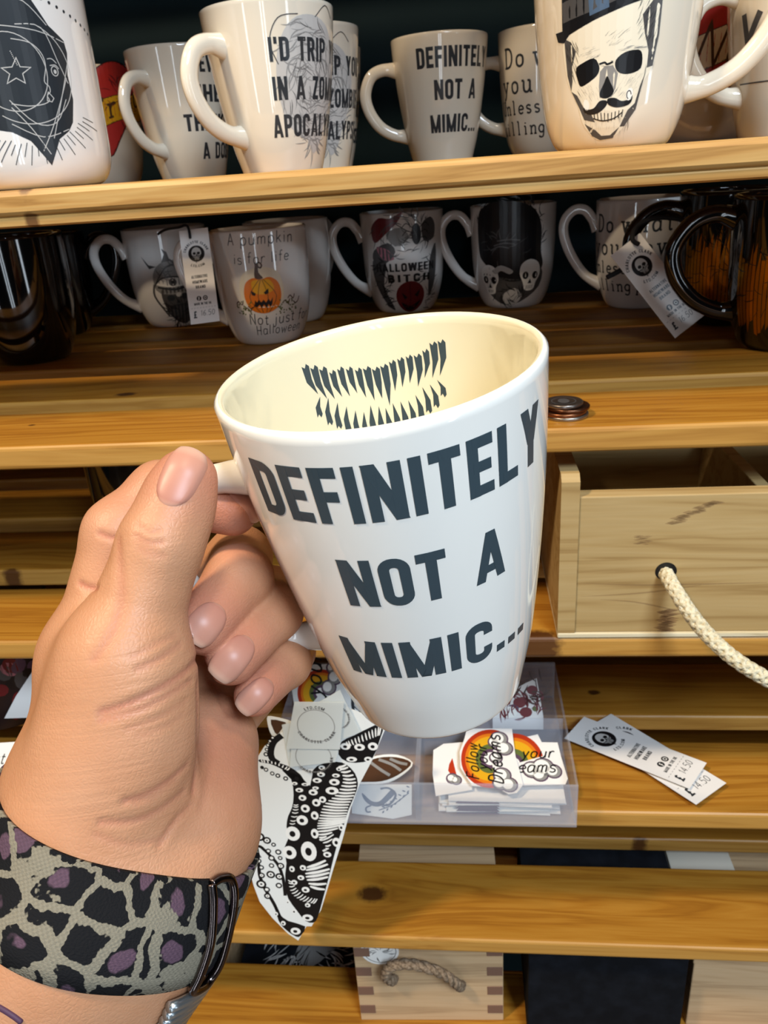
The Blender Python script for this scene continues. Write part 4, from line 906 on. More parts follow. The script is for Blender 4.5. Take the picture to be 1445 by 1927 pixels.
# fingernails lie on the field and keep a free edge
m_nail = mat('nail', '#cf9688', .38, spec=.40); t = NT(m_nail); tc = t.n('ShaderNodeTexCoord'); sx = t.n('ShaderNodeSeparateXYZ'); t.l(tc.outputs['UV'], sx.inputs[0])
t.l(t.ramp(sx.outputs[1], [(.02, '#c4937c'), (.09, '#b57c69'), (.45, '#b9816d'), (.86, '#bc8671'), (.94, '#c4967f'), (1.0, '#cda790')]), t.b.inputs['Base Color'])
def nail(px, finger, hw, hl, name='fingernail', twist=0.):
    p = on_hand([px])[0]; nn = sdf_n(p[None])[0]; ax = _n(finger[3][0] - finger[2][0]); ax = _n(ax - nn * (ax @ nn)); sd = np.cross(nn, ax)
    if twist: ax, sd = math.cos(twist) * ax + math.sin(twist) * sd, -math.sin(twist) * ax + math.cos(twist) * sd
    nu, nv = 15, 17; O = []; UVs = []
    for j in range(nv):
        v = -1 + 2 * j / (nv - 1)
        wv_ = (1 - abs(v) ** 3.4 * (.42 if v < 0 else .30)) * (.92 + .08 * v)
        for i in range(nu):
            u = -1 + 2 * i / (nu - 1); vv = v + (-.20 * (1 - u * u) if v < -.5 else 0) * ((-v - .5) / .5 if v < -.5 else 0) + (.14 * (1 - u * u) * ((v - .4) / .6) if v > .4 else 0)
            O.append(p + sd * u * hw * wv_ + ax * vv * hl + nn * .012); UVs.append(((u + 1) / 2, (v + 1) / 2, u, v))
    O = np.array(O); S = march(O, np.repeat(-nn[None], len(O), 0)); N = sdf_n(S)
    hh = (S - p) @ nn; S = S - nn[None] * np.maximum(hh - .0003, 0)[:, None]      # dips under a neighbouring fold of skin
    base = p + 0; V = []
    for s, n_, (a, b_, u, v) in zip(S, N, UVs):
        lift = .00042 - .0007 * max(abs(u) - .80, 0) / .2 - .0006 * max(-v - .82, 0) / .18 + (.00025 * max(v - .5, 0) / .5)
        h = (s - base) @ nn; drop = max(v - .45, 0) / .55; s2 = s + nn * max(0, -h - .0016 * u * u - .0006) * drop * .55
        V.append(s2 + n_ * lift)
    Fc = [(j * nu + i, j * nu + i + 1, (j + 1) * nu + i + 1, (j + 1) * nu + i) for j in range(nv - 1) for i in range(nu - 1)]
    V = np.array(V); k = len(V); V2 = V - np.repeat(nn[None], k, 0) * .0006
    rim = [i for i in range(nu)] + [j * nu + nu - 1 for j in range(1, nv)] + [(nv - 1) * nu + i for i in range(nu - 2, -1, -1)] + [j * nu for j in range(nv - 2, 0, -1)]
    F2 = Fc + [tuple(k + q for q in f[::-1]) for f in Fc] + [(rim[i], k + rim[i], k + rim[(i + 1) % len(rim)], rim[(i + 1) % len(rim)]) for i in range(len(rim))]
    o = mesh_obj(name, np.vstack([V, V2]), F2, m_nail, hand, True); me_ = o.data; uv = me_.uv_layers.new(name='UVMap')
    for lp in me_.loops: q = UVs[lp.vertex_index % k]; uv.data[lp.index].uv = (q[0], q[1])
    bm = bmesh.new(); bm.from_mesh(me_); bmesh.ops.recalc_face_normals(bm, faces=bm.faces[:]); bm.to_mesh(me_); bm.free()
    return o
nail((338, 896), TH, .0056, .0067, 'thumbnail')
nail((391, 1170), MD, .0052, .0051); nail((442, 1234), RG, .0050, .0058); nail((483, 1308), PK, .0042, .0048); nail((470, 940), IX, .0042, .005)

# ------------------------------------------------------------------ watch strap, clasp, cuff, tattoo
BC = np.asarray(at(219, 1654, .1935))                                   # centre of the strap on the forearm axis
_fr = _n(-RW[:, 2] - AXW * (-RW[:, 2] @ AXW)); _rt = np.cross(_fr, AXW); _rt = _rt if _rt @ RW[:, 0] > 0 else -_rt
def wrist_pt(phi, t, off):
    """point on the arm at angle phi (0 = image right, 90 = towards the viewer), t metres along the forearm, lifted by off"""
    phi = np.atleast_1d(phi).astype(float); t = np.broadcast_to(np.atleast_1d(t), phi.shape)
    d = np.cos(phi)[:, None] * _rt + np.sin(phi)[:, None] * _fr; c = BC + t[:, None] * AXW
    s = march(c + d * .055, -d); return s + d * np.broadcast_to(np.atleast_1d(off), phi.shape)[:, None], d
m_strap = mat('leopard_strap', '#1a1a1c', .85, spec=.2); t = NT(m_strap); tc = t.n('ShaderNodeTexCoord')
nz = t.n('ShaderNodeTexNoise'); nz.inputs['Scale'].default_value = 130; nz.inputs['Detail'].default_value = 3; t.l(tc.outputs['UV'], nz.inputs['Vector'])
sc_ = t.n('ShaderNodeVectorMath', operation='SCALE'); sc_.inputs['Scale'].default_value = .0052; t.l(nz.outputs['Color'], sc_.inputs[0])
ad = t.n('ShaderNodeVectorMath', operation='ADD'); t.l(tc.outputs['UV'], ad.inputs[0]); t.l(sc_.outputs[0], ad.inputs[1])
vo = t.n('ShaderNodeTexVoronoi'); vo.inputs['Scale'].default_value = 104; vo.inputs['Randomness'].default_value = .85; t.l(t.mapping(ad.outputs[0], (1, 1.1, 1)), vo.inputs['Vector'])
ve = t.n('ShaderNodeTexVoronoi'); ve.feature = 'DISTANCE_TO_EDGE'; ve.inputs['Scale'].default_value = 104; ve.inputs['Randomness'].default_value = .85; t.l(t.mapping(ad.outputs[0], (1, 1.1, 1)), ve.inputs['Vector'])
knit = t.n('ShaderNodeTexChecker'); knit.inputs['Scale'].default_value = 1700; t.l(tc.outputs['UV'], knit.inputs['Vector'])
pur = t.mix(t.ramp(vo.outputs['Distance'], [(.30, (1, 1, 1)), (.34, (0, 0, 0))]), '#141416', '#5b4552')
lp = t.mix(t.ramp(t.math('ADD', ve.outputs['Distance'], t.math('MULTIPLY', t.math('SUBTRACT', t.noise(tc.outputs['UV'], 900, 1), .5), .10)), [(.088, (1, 1, 1)), (.100, (0, 0, 0))]), pur, '#837c6b')
sp = t.n('ShaderNodeSeparateXYZ'); t.l(tc.outputs['UV'], sp.inputs[0])
edge = t.ramp(t.math('ADD', t.math('ABSOLUTE', sp.outputs[1]), t.math('MULTIPLY', t.math('SUBTRACT', t.noise(tc.outputs['UV'], 220, 4), .5), .008)), [(.0086, (0, 0, 0)), (.0087, (1, 1, 1))], 'CONSTANT')
c = t.mix(edge, lp, '#121214'); c = t.mix(t.math('MULTIPLY', knit.outputs['Fac'], .16), c, '#17171a'); t.l(c, t.b.inputs['Base Color'])
t.bump(t.noise(t.mapping(tc.outputs['UV'], (1, 1.6, 1)), 1500, 2), .5, .0006)
watch = empty('watch_strap', BC)
tag(watch, 'black, taupe and purple leopard-print fabric watch strap around the wrist', 'watch strap')
def strip(name, p0, p1, t0, t1, o0, o1, m, n=90, k=7, uvx=.026):
    """cloth band between angles p0..p1 and stations t0..t1, inner lift o0, outer lift o1"""
    V, UV = [], []; ph = np.radians(np.linspace(p0, p1, n)); full = abs(p1 - p0) >= 359.9
    for off in (o1, o0):
        for j in range(k):
            tt = t0 + (t1 - t0) * j / (k - 1); e = abs(2 * j / (k - 1) - 1); q, _ = wrist_pt(ph, tt, off - (.00035 * (e ** 6) if off == o1 else 0))
            V.append(q - np.asarray(watch.location)); UV += [(a * uvx, tt) for a in ph]
    V = np.vstack(V); B = n * k; Fc = []
    for j in range(k - 1):
        for i in range(n - 1):
            a = j * n + i; Fc.append((a, a + 1, a + n + 1, a + n)); Fc.append((B + a, B + a + n, B + a + n + 1, B + a + 1))
    for i in range(n - 1): Fc.append((i, B + i, B + i + 1, i + 1)); a = (k - 1) * n + i; Fc.append((a, a + 1, B + a + 1, B + a))
    for j in range(k - 1): a = j * n; Fc.append((a, a + n, B + a + n, B + a)); a += n - 1; Fc.append((a, B + a, B + a + n, a + n))
    o = mesh_obj(name, V, Fc, m, watch, True); uv = o.data.uv_layers.new(name='UVMap')
    for l_ in o.data.loops: uv.data[l_.index].uv = UV[l_.vertex_index]
    bm = bmesh.new(); bm.from_mesh(o.data); bmesh.ops.recalc_face_normals(bm, faces=bm.faces[:]); bm.to_mesh(o.data); bm.free()
    return o
strip('band', 17, 346, -.0116, .0116, .0001, .0015, m_strap)
strip('band_tail', -40, 21, -.0110, .0110, .0004, .0019, m_strap, 24)
m_steel = mat('gunmetal', '#6f6462', .18, metal=1.0)
_q = []
for ph, t_ in ((21, -.0116), (21, -.008), (21, 0), (21, .008), (21, .0116), (15, .0126), (8, .0118), (6, .006), (6, -.006), (8, -.0118), (15, -.0126)):
    _q.append(wrist_pt(np.radians([ph]), t_, .0027)[0][0] - np.asarray(watch.location))
V, Fc = tube(crom(_q + [_q[0]], 6), .00115, 10); mesh_obj('clasp', V, Fc, m_steel, watch, True)
# ribbed silver cuff behind the strap
m_silver = mat('brushed_silver', '#c3ccd0', .28, metal=.9)
cuff = empty('silver_cuff', BC + AXW * .024); tag(cuff, 'ribbed silver cuff bracelet on the forearm just behind the leopard watch strap', 'bracelet')
for k in range(14):
    ph = np.radians(np.linspace(-150, 30 - k * 1.0, 40)); q, _ = wrist_pt(ph, .0150 + k * .0022 + .006 * (np.cos(ph) - 1) * 0, .0022); q = q + (AXW[None] * (.010 * (1 - np.cos(ph - .3)))[:, None])
    V, Fc = tube(q - np.asarray(cuff.location), .0013, 10); mesh_obj('rib', V, Fc, m_silver, cuff, True)
_tq = on_hand(crom([(-14, 1888), (8, 1900), (28, 1913), (42, 1924)], 5)); V, Fc = tube(_tq, [.0003] + [.0007] * (len(_tq) - 2) + [.0003], 6); mesh_obj('tattoo_line', V, Fc, mat('tattoo', '#4a2f45', .6), hand, True)

# ------------------------------------------------------------------ flat paper things
class Plane:
    """flat sheet frame: pixel coordinates become metres in the plane of the sheet"""
    def __init__(s, O, u, v):
        s.O = np.asarray(O, float); s.n = _n(np.cross(u, v)); s.u = _n(u); s.v = np.cross(s.n, s.u)
        if s.n @ (CAM - s.O) < 0: s.n = -s.n; s.v = -s.v if (s.v @ np.cross(s.n, s.u)) < 0 else s.v
    def uv(s, x, y): r = ray(x, y); p = CAM + r * (((s.O - CAM) @ s.n) / (r @ s.n)) - s.O; return (p @ s.u, p @ s.v)
    def crop(s, ox, oy, k): return lambda x, y: s.uv(ox + x / k, oy + y / k)
    def shift(s, d): q = Plane.__new__(Plane); q.O = s.O + s.n * d; q.n, q.u, q.v = s.n, s.u, s.v; return q
def tri(p0, p1, p2): p0, p1, p2 = map(np.asarray, (p0, p1, p2)); return Plane(p0, p1 - p0, p2 - p0)
m_paper = mat('paper', '#e6e2dc', .7, spec=.2); m_vinyl = mat('vinyl', '#e6e6e0', .35, spec=.4); m_clear = mat('clear_backing', '#dfe3df', .25, spec=.5, alpha=.66)
def sheet(name, label, cat, pl, outline, m, art=None, th=.00035, group=None, curve=0):
    """outline in plane metres; object origin at the sheet's middle"""
    P = np.asarray(outline, float); P = crom(P, curve, True) if curve else P
    c = P.mean(0); O = pl.O + pl.u * c[0] + pl.v * c[1]
    root = empty(name, O)
    loc = lambda x, y, l: tuple(pl.u * (x - c[0]) + pl.v * (y - c[1]) + pl.n * l)
    tess = geometry.tessellate_polygon([[Vector((float(a), float(b), 0)) for a, b in P]]); n = len(P)
    V = [loc(*p, 0) for p in P] + [loc(*p, -th) for p in P]
    Fc = [tuple(f) for f in tess] + [tuple(n + i for i in f[::-1]) for f in tess] + [(i, n + i, n + (i + 1) % n, (i + 1) % n) for i in range(n)]
    o = mesh_obj('sheet', V, Fc, m, root); bm = bmesh.new(); bm.from_mesh(o.data); bmesh.ops.recalc_face_normals(bm, faces=bm.faces[:]); bm.to_mesh(o.data); bm.free()
    if art is not None: art.build('print', loc, root, .00005, .000015)
    if label: tag(root, label, cat, group)
    return root
def ring_text(a, t, cx, cy, r, a0, a1, h, col, inward=False):
    """block capitals round a circle from angle a0 to a1"""
    L = caps_w(t, .16, .35); 
    def fn(p):
        f = p[0] / L; an = a0 + (a1 - a0) * f; rr = r - p[1] if inward else r + p[1]; return (cx + rr * math.cos(an), cy + rr * math.sin(an))
    put_caps(a, t, 0, 0, h, col, width=L, gap=.16, sp=.35, fn=fn, wt=h * 2 / (h + 1.0))
def art_tag(w, h, price, price_pen):
    """price tag, long side along v: round skull stamp, three lines of type, icons, dashed line, price"""
    a = Art(); cy = h * .24; R = w * .27
    a.ell(0, cy, R * 1.05, R * 1.05, 'black', n=26); a.up(); a.ell(0, cy + R * .1, R * .62, R * .72, 'lgrey', n=20); a.fill([(-R * .4, cy - R * .2), (R * .4, cy - R * .2), (R * .25, cy - R * .8), (-R * .25, cy - R * .8)], 'grey')
    a.up(); a.ell(-R * .27, cy + R * .05, R * .2, R * .17, 'black'); a.ell(R * .27, cy + R * .05, R * .2, R * .17, 'black'); a.fill([(0, cy - R * .05), (R * .12, cy - R * .3), (-R * .12, cy - R * .3)], 'black'); wisps(a, 0, cy - R * .5, R * .4, R * .3, 14, 'black', R * .07, 3, 0., R * .5)
    ring_text(a, 'CHARLOTTE CLARK', 0, cy, R * 1.35, math.radians(168), math.radians(12), w * .085, 'ink'); ring_text(a, 'LTD.COM', 0, cy, R * 1.75, math.radians(-122), math.radians(-58), w * .085, 'ink', True)
    for k, s in enumerate(('ALTERNATIVE', 'HOMEWARE', 'BRAND')): put_caps(a, s, 0, -h * (.02 + .055 * k), h * .032, 'ink', align='c', width=w * (.56, .52, .34)[k])
    for sx in (-1, 1): a.ell(sx * w * .11, -h * .235, w * .085, w * .085, 'black', n=16)
    a.up(); put_caps(a, 'F', -w * .13, -h * .26, h * .04, 'white', width=w * .05); a.ring(w * .11, -h * .235, w * .04, w * .04, w * .018, 'white', n=12)
    put_caps(a, 'MADE IN THE UK', 0, -h * .305, h * .026, 'ink', align='c', width=w * .6)
    for k in range(9): a.line([(-w * .42 + k * w * .1, -h * .335), (-w * .37 + k * w * .1, -h * .335)], h * .004, 'grey')
    put_caps(a, '\u00a3', -w * .36, -h * .44, h * .075, 'ink', width=w * .12); put_pen(a, price, -w * .12, -h * .42, h * .055, price_pen, .09, slant=.15)
    return a
m_cord = mat('black_cord', '#101012', .8)
def cord(parent, pts, r=.0011):
    V, Fc = tube(crom(np.asarray(pts) - np.asarray(parent.location), 8), r, 8); return mesh_obj('cord', V, Fc, m_cord, parent, True)
def tag_on(name, label, corners, price, pen='dgrey'):
    """corners TL TR BR BL in world"""
    TL, TR, BR, BL = map(np.asarray, corners); c = (TL + TR + BR + BL) / 4; u = (TR + BR - TL - BL) / 2; v = (TL + TR - BL - BR) / 2; pl = Plane(c, u, v); w, h = np.linalg.norm(u), np.linalg.norm(v)
    o = [(-w / 2, -h / 2), (w / 2, -h / 2), (w / 2, h / 2), (-w / 2, h / 2)]
    return sheet(name, label, 'tag', pl, o, m_paper, art_tag(w, h, price, pen)), pl, w, h
d1 = .648
g, pl, w, h = tag_on('price_tag', 'white price tag hanging straight in front of the bearded warrior mug', [at(333, 436, d1), at(388, 428, d1), at(416, 604, d1), at(363, 610, d1)], '16.50')
cord(g, [at(358, 448, d1 - .002), at(352, 425, d1), at(335, 428, d1 + .01), at(312, 432, d1 + .03), at(298, 440, d1 + .05)])
d2 = .600
g, pl, w, h = tag_on('price_tag', 'white price tag hanging slanted from a black cord in front of the typewriter mug', [at(1171, 471, d2), at(1221, 425, d2), at(1308, 607, d2), at(1248, 647, d2)], '16.50')
cord(g, [at(1202, 460, d2 - .003), at(1190, 450, d2 - .004), at(1200, 425, d2), at(1235, 410, d2), at(1275, 412, d2), at(1300, 420, d2 + .01)], .0018)
cord(g, [at(1142, 522, d2 + .004), at(1165, 510, d2 + .004), at(1185, 495, d2 + .004)], .0020)
# --- coins
_c0 = on_z(1064, 782, TZ[1])
def coin(x, y, z, r, t, col, label):
    V, Fc = lathe([(0, 0), (r - .0004, 0), (r, .0004), (r, t - .0004), (r - .0004, t), (r - .0012, t), (r - .0016, t - .00025), (0, t - .00025)], 48)
    root = empty('coin', (x, y, z)); mesh_obj('disc', V, Fc, mat('coin_' + col, col, .32, metal=.95), root, True)
    a = Art(); a.ring(0, 0, r * .62, r * .62, r * .05, 'dgrey', n=28); a.ell(0, 0, r * .3, r * .42, 'dgrey'); a.build('relief', lambda p, q, l: (p, q, t - .00025 + l), root)
    tag(root, label, 'coin', 'stack of loose coins'); return t
z = TZ[1]
z += coin(_c0[0], _c0[1], z, .0130, .0022, '#a39c90', 'silver coin at the bottom of the coin stack'); z += coin(_c0[0] - .0010, _c0[1], z, .0128, .0021, '#8b5a3c', 'copper coin second from the bottom of the coin stack')
z += coin(_c0[0] + .0012, _c0[1] + .001, z, .0125, .0020, '#6e4a35', 'dark copper coin second from the top of the coin stack'); coin(_c0[0] - .0012, _c0[1] + .001, z, .0110, .0024, '#8a8078', 'worn nickel coin on top of the coin stack')
# --- open drawer crate with rope pull
m_ply = wood('raw_pine', '#b79b6a', '#ad8f5c', '#957545', '#7a5030', scale=.8, rough=.6, contrast=.8); m_ply_edge = wood('ply_edge', '#ddd0b0', '#d0c09c', '#b8a57c', scale=2.0, rough=.7)
dr = empty('pine_crate', (.14, .50, TZ[2])); tag(dr, 'raw pine drawer crate with a thick rope pull, standing on the third shelf', 'drawer')
def dpart(name, lo, hi, m, bev=.0008):
    o = box(name, lo, hi, m, dr, bev); o.matrix_parent_inverse = Matrix.Translation(-Vector(dr.location)); o['knot_x'] = 9.0; o['knot_y'] = 9.0; o['knot_r'] = .001; return o
zb, x0, x1, yf, yb = TZ[2], .0535, .300, .4200, .560
dpart('base', (x0, yf - .0005, zb), (x1, yb, zb + .0035), m_ply_edge)
o = dpart('front', (x0 + .0105, yf + .0008, zb + .0035), (x1 - .0105, yf + .0118, CZ - .179), m_ply); o['knot_x'] = .008; o['knot_y'] = 0.0; o['knot_r'] = .0
dpart('back', (x0 + .0105, yb - .010, zb + .0035), (x1 - .0105, yb, CZ - .179), m_ply)
for a_, b_ in ((x0, x0 + .0105), (x1 - .0105, x1)):
    # side with a raised rear and a sloped front corner
    zt = CZ - .1655; P = [(yf, zb + .0035), (yb, zb + .0035), (yb, zt), (yf + .004, zt), (yf, zt - .004)]; c = np.array([(a_ + b_) / 2, (yf + yb) / 2, (zb + zt) / 2])
    V = [(x - c[0], y - c[1], z_ - c[2]) for x in (a_, b_) for y, z_ in P]; n = len(P); Fc = [tuple(range(n)), tuple(range(2 * n - 1, n - 1, -1))] + [(i, i + n, (i + 1) % n + n, (i + 1) % n) for i in range(n)]
    o = mesh_obj('side', V, Fc, m_ply, dr); o.location = c; o.matrix_parent_inverse = Matrix.Translation(-Vector(dr.location)); o['knot_x'] = 9.0; o['knot_r'] = .001
dpart('divider', (.168, yf + .0118, zb + .0035), (.176, yb - .010, CZ - .183), m_ply)
INK['stain'] = '#9b7a52'; INK['stain2'] = '#8a5f40'
_a = Art(); _r2 = random.Random(5); qd = lambda x, y: (on_y(1000 + x / 3.247, 720 + y / 3.247, yf)[0], on_y(1000 + x / 3.247, 720 + y / 3.247, yf)[2])
for k in range(26): f_ = k / 25; x_, y_ = 1130 - 260 * f_ + _r2.uniform(-20, 20), 735 + 130 * f_; _a.line([qd(x_ - _r2.uniform(20, 70), y_), qd(x_ + _r2.uniform(10, 50), y_ - 3)], .0024, 'stain', ends=(.1, 1, .6, .1))
for k in range(18): x_, y_ = 690 + _r2.uniform(-40, 30), 940 + k * 3; _a.line([qd(x_ - 30, y_), qd(x_ + _r2.uniform(10, 40), y_)], .0009, 'stain', ends=(.1, 1, .1))
_a.up()
for k in range(30): x_, y_ = 840 + _r2.uniform(-40, 30) - k * .6, 1395 + k * 4.6; _a.line([qd(x_ - 40, y_), qd(x_ + _r2.uniform(10, 60), y_ - 2)], .0024, 'stain2', ends=(.1, 1, .7, .1))
for L in ([(300, 1310), (520, 1300), (760, 1280), (1040, 1240)], [(420, 1330), (640, 1345), (880, 1395)], [(330, 1230), (700, 1240), (1440, 1225)]): _a.line([qd(*p) for p in L], .0011, 'stain', curve=4, ends=(.1, .8, 1, .2))
_o = _a.build('wood_stain', lambda x, y, l: (x - dr.location[0], yf + .0008 - l - dr.location[1], y - dr.location[2]), dr, .00006, .00002, lambda c_: mat('ink_' + c_, INK[c_], .65, alpha=.32))
# rope: three-strand pull leaving a hole in the front
m_rope = mat('cotton_rope', '#d9cdae', .9, spec=.15); t = NT(m_rope); tc = t.n('ShaderNodeTexCoord'); nz = t.noise(tc.outputs['Object'], 420, 3); t.l(t.ramp(nz, [(.3, '#b9aa86'), (.6, '#ddd2b4')]), t.b.inputs['Base Color']); t.bump(t.noise(tc.outputs['Object'], 900, 2), .6, .0012)
rp = empty('drawer_rope', tuple(on_y(1252, 1074, yf))); rp.parent = dr; rp.matrix_parent_inverse = Matrix.Translation(-Vector(dr.location))
hc = on_y(1254, 1078, yf)
rpath = crom([hc + np.array([0, .014, .000]), hc + np.array([0, .0, -.001]), on_y(1275, 1118, .406), on_y(1312, 1172, .392), on_y(1360, 1222, .380), on_y(1415, 1262, .373), on_y(1480, 1292, .372), on_y(1570, 1302, .378), on_y(1650, 1250, .392), on_y(1690, 1150, .412), on_y(1700, 1100, .430)], 14)
k = len(rpath); TT = np.gradient(rpath, axis=0); TT /= np.linalg.norm(TT, axis=1)[:, None]; s_ = np.r_[0, np.cumsum(np.linalg.norm(np.diff(rpath, axis=0), axis=1))]
N1 = np.cross(TT, [0, 0, 1.0]); N1 /= np.linalg.norm(N1, axis=1)[:, None]; N2 = np.cross(TT, N1)
fine = np.linspace(0, s_[-1], 260); interp = lambda A: np.stack([np.interp(fine, s_, A[:, i]) for i in range(3)], 1); Pf, A1, A2 = interp(rpath), interp(N1), interp(N2)
for q in range(8):
    sgn = 1 if q % 2 else -1; an = sgn * fine / .020 * 2 * PI + q * 2 * PI / 8
    Pq = Pf + .0029 * (np.cos(an)[:, None] * A1 + np.sin(an)[:, None] * A2) + 0
    V, Fc = tube(Pq - np.asarray(rp.location), .0017, 6); mesh_obj('strand', V, Fc, m_rope, rp, True)
V, Fc = tube(Pf - np.asarray(rp.location), .0034, 10); mesh_obj('core', V, Fc, m_rope, rp, True)
_a = Art(); _a.ell(0, 0, .0062, .0060, 'black', n=28); o = _a.build('rope_hole', lambda x, y, l: (x, -l, y), dr, .0002); o.location = (hc[0] - .0002, yf + .0008, hc[2] + .0006); o.matrix_parent_inverse = Matrix.Translation(-Vector(dr.location))
# --- clear sticker tray
m_acr = mat('acrylic', '#c9ccd6', .10, spec=.5, alpha=.20)
tx0, txm, tx1, ty0, ty1, ty2 = -.1460, -.0388, .0682, .4050, .4745, .5460; tz0 = TZ[3] + .0002; tz1 = CZ - .3785
tray = empty('sticker_tray', ((tx0 + tx1) / 2, (ty0 + ty2) / 2, tz0)); tag(tray, 'clear acrylic tray with compartments of stickers on the fourth shelf', 'tray')
def tpart(name, lo, hi):
    o = box(name, lo, hi, m_acr, tray, .0004); o.matrix_parent_inverse = Matrix.Translation(-Vector(tray.location)); return o
wl = .0018
tpart('floor_panel', (tx0, ty0, tz0), (tx1, ty2, tz0 + wl)); tpart('front_panel', (tx0, ty0, tz0 + wl), (tx1, ty0 + wl, tz1)); tpart('middle_panel', (tx0 + wl, ty1 - wl, tz0 + wl), (tx1 - wl, ty1, tz1)); tpart('back_panel', (tx0, ty2 - wl, tz0 + wl), (tx1, ty2, tz1))
tpart('side_panel', (tx0, ty0 + wl, tz0 + wl), (tx0 + wl, ty2 - wl, tz1)); tpart('side_panel', (tx1 - wl, ty0 + wl, tz0 + wl), (tx1, ty2 - wl, tz1)); tpart('divider_panel', (txm - wl, ty0 + wl, tz0 + wl), (txm + wl, ty1 - wl, tz1))
# --- stickers
def rect_pts(cx, cy, w, h, rot=0.): c, s = math.cos(rot), math.sin(rot); return [(cx + c * x - s * y, cy + s * x + c * y) for x, y in ((-w / 2, -h / 2), (w / 2, -h / 2), (w / 2, h / 2), (-w / 2, h / 2))]
SG = 'rainbow stickers piled in the front compartment'
# pile in the front right compartment: leaning sheets, the lowest flat on the tray floor
rr = random.Random(21)
flat = Plane((.017, .440, tz0 + .0024), (1, 0, 0), (0, 1, 0))
for i in range(11):
    pl = flat.shift(.0010 + i * .0012); lab = 'white-backed rainbow sticker lying in the pile in the front compartment'
    a = Art(); a.fill([(-.03, -.029), (.0, -.029), (-.004, -.024), (-.026, -.024)], 'purple')
    sheet('sticker', lab, 'sticker', pl, rect_pts(rr.uniform(-.005, .007), rr.uniform(-.001, .0015), rr.uniform(.070, .080), rr.uniform(.052, .056), rr.uniform(-.06, .06)), m_paper if i % 3 else m_vinyl, a if i % 2 else None, .0006, SG)
lean = tri(on_z(900, 1478, tz0 + .020), on_z(1000, 1478, tz0 + .020), on_z(900, 1372, tz0 + .030)); K7 = 3.3605
def rainbow(a, q, cx, cy, a0, a1, big, mpu):
    for r, c in ((big, 'rust'), (big * .86, 'orange'), (big * .76, 'yellow'), (big * .50, 'green'), (big * .34, 'purple'), (big * .22, 'white')):
        an = np.linspace(a0, a1, 26); P = [q(cx, cy)] + [q(cx + r * math.cos(t_), cy - r * math.sin(t_)) for t_ in an]; a.fill(P, c).up()
def cloud(a, q, cs, mpu):
    for x, y, r in cs: a.ell(*q(x, y), (r + 9) * mpu, (r + 9) * mpu, 'purple', n=18)
    a.up()
    for x, y, r in cs: a.ell(*q(x, y), r * mpu, r * mpu, 'grey', n=18)
    a.up()
    for x, y, r in cs: a.ell(*q(x - 10, y - 4), (r - 12) * mpu, (r - 10) * mpu, 'white', n=18)
    a.up()
pl = lean.shift(.0022); q = pl.crop(680, 1230, K7); mpu = abs(q(900, 700)[0] - q(800, 700)[0]) / 100; a = Art()
rainbow(a, q, 960, 700, -1.30 + PI / 2, 1.0 + PI / 2, 195, mpu)
sheet('sticker', 'white sticker with a rainbow arch and cloud ending in eams, right of the upright one', 'sticker', pl, [q(*p) for p in ((905, 545), (960, 545), (1115, 510), (1140, 560), (1240, 562), (1262, 650), (1305, 790), (1290, 826), (1000, 832), (930, 700))], m_paper, a, .0006)
cloud(a2 := Art(), q, [(1080, 735, 55), (1150, 720, 62), (1215, 745, 45), (1130, 765, 45)], mpu); a2.up(); put_pen(a2, 'your', *q(1010, 660), .0090, 'black', .11, slant=.3); put_pen(a2, 'eams', *q(985, 752), .0095, 'black', .11, slant=.3); o = bpy.data.objects[-1] if False else None
_st = [o for o in bpy.data.objects if o.name.startswith('sticker') and o.type == 'EMPTY'][-1]
_c = np.asarray(_st.location) - pl.O; a2.build('cloud_print', lambda x, y, l: tuple(pl.u * x + pl.v * y + pl.n * l - _c), _st, .00025)
pl = lean.shift(.0042); q = pl.crop(680, 1230, K7); a = Art(); rainbow(a, q, 815, 665, 1.25, 5.0, 185, mpu); a.lay += 1
cloud(a, q, [(870, 540, 52), (905, 600, 48), (845, 560, 40), (890, 770, 50), (935, 830, 46), (880, 820, 44), (850, 660, 36)], mpu)
put_pen(a, 'Follow', 0, 0, .0085, 'black', .12, slant=.3, fn=lambda p: (q(745, 800)[0] - p[1], q(745, 800)[1] + p[0])); put_pen(a, 'your', 0, 0, .0085, 'black', .12, slant=.3, fn=lambda p: (q(800, 740)[0] - p[1], q(800, 740)[1] + p[0])); put_pen(a, 'Dreams', 0, 0, .0100, 'black', .12, slant=.3, fn=lambda p: (q(900, 830)[0] - p[1], q(900, 830)[1] + p[0]))
sheet('sticker', 'white sticker with a sideways rainbow and outlined clouds, on top of the pile', 'sticker', pl, [q(*p) for p in ((668, 474), (952, 474), (962, 560), (975, 650), (1000, 740), (1022, 828), (985, 880), (930, 890), (870, 850), (700, 835), (625, 720), (622, 620), (650, 540))], m_paper, a, .0006)
pl = lean.shift(-.001); q = pl.crop(680, 1230, K7); a = Art(); a.fill([q(*p) for p in ((555, 700), (575, 660), (600, 760), (590, 800), (548, 740))], 'rust'); a.up(); cloud(a, q, [(575, 790, 32), (600, 800, 28)], mpu)
sheet('sticker', 'cream-edged sticker half covered under the rainbow pile, beside the tray divider', 'sticker', pl, [q(*p) for p in ((455, 610), (520, 570), (640, 560), (700, 600), (700, 860), (470, 900), (450, 760))], m_paper, a, .0006)
